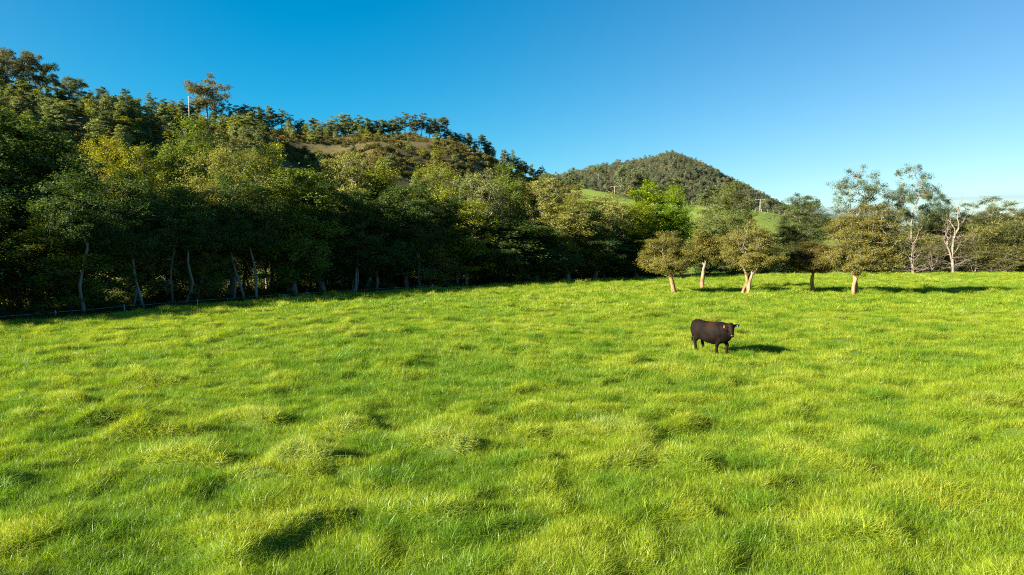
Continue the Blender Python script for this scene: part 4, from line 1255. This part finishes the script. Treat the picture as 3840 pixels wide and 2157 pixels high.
# rocks and bare soil on the hill
def rock(px, Y, w, seed, label):
    rr = np.random.default_rng(seed)
    bm = bmesh.new(); bmesh.ops.create_icosphere(bm, subdivisions=3, radius=1)
    for v in bm.verts:
        d = v.co.normalized()
        f = 1 + .35 * float(noise(np.array([d.x * 1.7 + seed]), np.array([d.y * 1.7 + d.z * 2.3]), seed)[0]) + .12 * float(noise(np.array([d.x * 5]), np.array([d.y * 5 + d.z * 6]), seed + 1)[0])
        v.co = Vector((d.x * f * w, d.y * f * w * .7, d.z * f * w * .55))
    me = bpy.data.meshes.new('boulder'); bm.to_mesh(me); bm.free(); me.materials.append(M_ROCK)
    x = (px - 1920) / 2560 * Y
    o = link('boulder', me); o.location = (x, Y, Hs(x, Y) + .1 * w); tag(o, label, 'boulder', 'pale boulders on the bald hill slope')
for i, (px, t, w) in enumerate(((1758, .82, 1.3), (1775, .76, 1.7), (1800, .68, 2.2), (1700, .8, 1.0), (1640, .84, .9))):
    D = Dr(px); B = float(np.interp((px - 1920) / 2560, [-0.9, -0.7, -0.3, 0.2], [85, 95, 130, 190]))
    rock(px, B + (D - B) * t, w, 600 + i, 'pale weathered boulder in the outcrop on the bald brown slope')

# ------------------------------------------------------------------ the cow
def loft(stations, sides=14):
    """closed loft through rings: (centre, axis u, axis v, ru, rv)"""
    V = []; F = []
    for c, u, v, ru, rv in stations:
        for k in range(sides):
            a = 2 * PI * k / sides
            V.append(Vector(c) + Vector(u) * (math.cos(a) * ru) + Vector(v) * (math.sin(a) * rv))
    n = len(stations)
    for i in range(n - 1):
        for k in range(sides):
            F.append((i * sides + k, i * sides + (k + 1) % sides, (i + 1) * sides + (k + 1) % sides, (i + 1) * sides + k))
    F.append(tuple(reversed(range(sides)))); F.append(tuple((n - 1) * sides + k for k in range(sides)))
    return V, F

def path_loft(pts, radii, sides=12, ref=Vector((0, 1, 0))):
    st = []
    for i, p in enumerate(pts):
        a = Vector(pts[max(i - 1, 0)]); b = Vector(pts[min(i + 1, len(pts) - 1)])
        t = (b - a).normalized()
        u = t.cross(ref).normalized(); v = t.cross(u).normalized()
        r_ = radii[i]; ru, rv = (r_ if isinstance(r_, tuple) else (r_, r_))
        st.append((p, u, v, ru, rv))
    return loft(st, sides)

def build_cow():
    parts = []
    X, Yv, Zv = Vector((1, 0, 0)), Vector((0, 1, 0)), Vector((0, 0, 1))
    torso = [(-.93, 1.10, .10, .12), (-.90, 1.07, .20, .24), (-.80, 1.03, .285, .325), (-.62, .985, .325, .385), (-.42, .925, .34, .405), (-.15, .872, .38, .44), (.12, .855, .395, .465),
             (.36, .875, .365, .455), (.58, .905, .31, .435), (.76, .905, .255, .375), (.90, .90, .19, .28), (.98, .92, .10, .15)]
    parts.append(loft([((x, 0, z - .02), Yv, Zv, ry * 1.12, rz * 1.04) for x, z, ry, rz in torso], 20))
    parts.append(path_loft([(.55, 0, 1.08), (.76, -.03, 1.10), (.93, -.11, 1.13), (1.05, -.20, 1.17), (1.12, -.26, 1.2)], [(.22, .27), (.21, .26), (.18, .22), (.14, .17), (.10, .12)], 14))
    # dewlap under the neck
    parts.append(path_loft([(.86, -.02, .66), (.94, -.06, .82), (1.02, -.15, .98)], [(.10, .09), (.10, .08), (.08, .06)], 10))
    hd = Vector((.74, -.67, 0)).normalized(); lf = Vector((.67, .74, 0)).normalized()
    poll = Vector((1.08, -.22, 1.315))
    fd = (hd * .44 - Zv * .9).normalized(); fn = (hd * .9 + Zv * .44).normalized()
    hs_ = [(-.04, -.02, .07, .06), (.0, -.03, .12, .10), (.07, -.035, .15, .13), (.16, -.04, .152, .145), (.26, -.035, .128, .13), (.36, -.02, .10, .11), (.45, -.01, .095, .095), (.52, -.005, .10, .085), (.57, -.01, .07, .055)]
    parts.append(loft([(poll + fd * a + fn * b, lf, fn, rl, rn) for a, b, rl, rn in hs_], 16))
    # jaw
    parts.append(path_loft([poll + fd * .12 - fn * .12, poll + fd * .3 - fn * .1, poll + fd * .47 - fn * .05], [(.08, .08), (.06, .06), (.05, .045)], 10))
    for sgn in (1, -1):
        b = poll + lf * (.125 * sgn) + fd * .05 - fn * .05
        tip = lf * sgn * .98 - Zv * (.02 if sgn > 0 else .1) - hd * .12
        side = (fd * .9 + Zv * -.3).normalized()
        nrm = tip.cross(side).normalized()
        parts.append(loft([(b + tip * d, side, nrm, w, th) for d, w, th in ((0, .035, .03), (.07, .07, .03), (.15, .085, .026), (.22, .065, .024), (.27, .025, .02))], 10))
    for y, fx, sx in ((-.19, .40, 0), (.19, .66, 0)):
        parts.append(path_loft([(.52, y * .9, .86), (.53, y, .66), (.50 + (fx - .5) * .4, y, .5), (fx + .01, y, .37), (fx, y, .22), (fx - .01, y, .11), (fx + .03, y, 0.0)],
                               [(.19, .14), (.16, .12), (.11, .09), (.082, .078), (.06, .06), (.064, .066), (.08, .075)], 12))
    for y, fx in ((-.19, -.62), (.19, -.50)):
        parts.append(path_loft([(-.66, y * .85, .95), (-.62, y, .76), (-.60, y, .62), (fx - .06, y, .46), (fx - .08, y, .38), (fx - .03, y, .22), (fx - .02, y, .11), (fx + .03, y, 0.0)],
                               [(.25, .16), (.23, .15), (.17, .12), (.10, .08), (.08, .066), (.064, .062), (.066, .066), (.08, .075)], 12))
    parts.append(path_loft([(-.86, 0, 1.22), (-.95, 0, 1.16), (-.985, -.01, .98), (-.975, -.02, .75), (-.965, -.02, .6), (-.96, -.02, .5), (-.955, -.02, .42), (-.95, -.02, .36)],
                           [.05, .04, .03, .028, .032, .05, .045, .02], 8))
    parts.append(loft([((-.36, 0, .58), X, Yv, .16, .14), ((-.38, 0, .52), X, Yv, .15, .13), ((-.40, 0, .46), X, Yv, .10, .09)], 12))
    # shoulder and thigh muscle
    for y in (-1, 1):
        parts.append(path_loft([(.44, y * .20, 1.2), (.50, y * .27, 1.0), (.53, y * .27, .82), (.52, y * .22, .66)], [(.10, .08), (.15, .11), (.16, .11), (.12, .09)], 10))
        parts.append(path_loft([(-.74, y * .16, 1.2), (-.74, y * .23, 1.02), (-.70, y * .23, .84), (-.64, y * .2, .66)], [(.10, .08), (.17, .12), (.18, .12), (.14, .10)], 10))
    # hip bones
    for y in (-.2, .2):
        parts.append(path_loft([(-.62, y * .5, 1.22), (-.60, y, 1.22), (-.58, y * 1.45, 1.14)], [.085, .075, .05], 8))
    V = []; F = []
    for v, f in parts:
        b = len(V); V += v; F += [tuple(i + b for i in q) for q in f]
    me = bpy.data.meshes.new('cow_rough'); me.from_pydata([tuple(v) for v in V], [], F)
    tmp = bpy.data.objects.new('cow_rough', me); COL.objects.link(tmp)
    m = tmp.modifiers.new('r', 'REMESH'); m.mode = 'VOXEL'; m.voxel_size = .02; m.use_smooth_shade = True
    m = tmp.modifiers.new('s', 'SMOOTH'); m.factor = .5; m.iterations = 16
    dg = bpy.context.evaluated_depsgraph_get()
    out = bpy.data.meshes.new_from_object(tmp.evaluated_get(dg)); out.name = 'black_cow'
    bpy.data.objects.remove(tmp); bpy.data.meshes.remove(me)
    return out, poll, fd, fn, lf, hd

def cow_mat():
    m, n, l, out = new_mat('black_cow_hide')
    t = n.new('ShaderNodeTexCoord')
    nz = n.new('ShaderNodeTexNoise'); nz.inputs['Scale'].default_value = 3.0; nz.inputs['Detail'].default_value = 7
    l.new(t.outputs['Object'], nz.inputs['Vector'])
    rp = n.new('ShaderNodeValToRGB')
    rp.color_ramp.elements[0].position = .35; rp.color_ramp.elements[0].color = (.0034, .0025, .0021, 1)
    rp.color_ramp.elements[1].position = .7; rp.color_ramp.elements[1].color = (.0115, .0072, .0053, 1)
    l.new(nz.outputs['Fac'], rp.inputs[0])
    # rusty sun bleached patch over the withers
    gr = n.new('ShaderNodeVectorMath'); gr.operation = 'DISTANCE'
    l.new(t.outputs['Object'], gr.inputs[0]); gr.inputs[1].default_value = (.12, -.18, 1.28)
    mr = n.new('ShaderNodeMapRange'); mr.interpolation_type = 'SMOOTHSTEP'
    for k_, v_ in zip(('From Min', 'From Max', 'To Min', 'To Max'), (.38, .05, 0, .7)):
        mr.inputs[k_].default_value = v_
    l.new(gr.outputs['Value'], mr.inputs['Value'])
    mx = n.new('ShaderNodeMix'); mx.data_type = 'RGBA'
    l.new(mr.outputs[0], mx.inputs['Factor']); l.new(rp.outputs[0], mx.inputs['A']); mx.inputs['B'].default_value = (.032, .012, .005, 1)
    p = n.new('ShaderNodeBsdfPrincipled'); p.inputs['Roughness'].default_value = .68; p.inputs['Specular IOR Level'].default_value = .06
    p.inputs['Sheen Weight'].default_value = .0; p.inputs['Sheen Roughness'].default_value = .4
    l.new(mx.outputs['Result'], p.inputs['Base Color'])
    n2 = n.new('ShaderNodeTexNoise'); n2.inputs['Scale'].default_value = 40; n2.inputs['Detail'].default_value = 3
    mp = n.new('ShaderNodeMapping'); mp.inputs['Scale'].default_value = (.3, 1, 1)
    l.new(t.outputs['Object'], mp.inputs[0]); l.new(mp.outputs[0], n2.inputs['Vector'])
    b = n.new('ShaderNodeBump'); b.inputs['Strength'].default_value = .15; b.inputs['Distance'].default_value = .01
    l.new(n2.outputs['Fac'], b.inputs['Height']); l.new(b.outputs[0], p.inputs['Normal'])
    l.new(p.outputs[0], out.inputs[0])
    return m

cow_me, poll, fd, fn, lf, hd = build_cow()
cow_me.materials.append(cow_mat())
cow = link('cow', cow_me)
cx, cY = on_ground(2666, 1324)
cow.location = (cx, cY, Hs(cx, cY) + .02)
cow.rotation_euler = (0, 0, R(-50))
cow.scale = (.86, .86, .88)
tag(cow, 'black cow standing in the pasture with its head turned to the camera', 'cow')
def uv_blob(name, c, rx, ry, rz, mat, axes=None):
    bm = bmesh.new(); bmesh.ops.create_uvsphere(bm, u_segments=12, v_segments=8, radius=1)
    A = axes or (Vector((1, 0, 0)), Vector((0, 1, 0)), Vector((0, 0, 1)))
    for v in bm.verts:
        v.co = Vector(c) + A[0] * (v.co.x * rx) + A[1] * (v.co.y * ry) + A[2] * (v.co.z * rz)
    me = bpy.data.meshes.new(name); bm.to_mesh(me); bm.free(); me.materials.append(mat)
    for f in me.polygons: f.use_smooth = True
    return link(name, me, cow)
M_EYE = flat_mat('eye', (.01, .008, .006), .1, 0, 0)
M_NOSE = flat_mat('nose_pad', (.03, .022, .02), .5, 0, .3, 20)
for s_ in (1, -1):
    uv_blob('eye', poll + fd * .17 + lf * (.13 * s_) + fn * .045, .024, .024, .024, M_EYE)
uv_blob('muzzle', poll + fd * .52 + fn * .05, .068, .034, .045, M_NOSE, (lf, fn, fd))
def ear_tag_mesh(name, c, w, h, mat, axu, axv, label):
    g = bmesh.new()
    nrm = axu.cross(axv).normalized()
    prof = [(-.5, -.5), (.5, -.5), (.5, .25), (.18, .45), (.15, .75), (-.15, .75), (-.18, .45), (-.5, .25)]
    lo = [g.verts.new(c + axu * (a * w) + axv * (b * h) - nrm * .004) for a, b in prof]
    hi = [g.verts.new(c + axu * (a * w) + axv * (b * h) + nrm * .004) for a, b in prof]
    g.faces.new(lo); g.faces.new(list(reversed(hi)))
    for i in range(8):
        g.faces.new((lo[i], hi[i], hi[(i + 1) % 8], lo[(i + 1) % 8]))
    bmesh.ops.recalc_face_normals(g, faces=g.faces)
    me = bpy.data.meshes.new(name); g.to_mesh(me); g.free(); me.materials.append(mat)
    o = link(name, me, cow); o['label'] = label
M_TAG_O = flat_mat('orange_plastic', (.62, .09, .01), .45, 0, .1)
M_TAG_B = flat_mat('blue_plastic', (.04, .30, .55), .45, 0, .1)
ear_r = poll - lf * .31 + fd * .05 - fn * .0
ear_l = poll + lf * .25 + fd * .05 + fn * .0
ear_tag_mesh('ear_tag', ear_r - Vector((0, 0, .06)) + hd * .10, .075, .10, M_TAG_O, lf, Vector((0, 0, 1)), 'orange ear tag')
ear_tag_mesh('ear_tag', ear_l - Vector((0, 0, .03)) + hd * .05, .055, .06, M_TAG_B, lf, Vector((0, 0, 1)), 'round blue ear tag')
print('grass instances', N_GRASS)
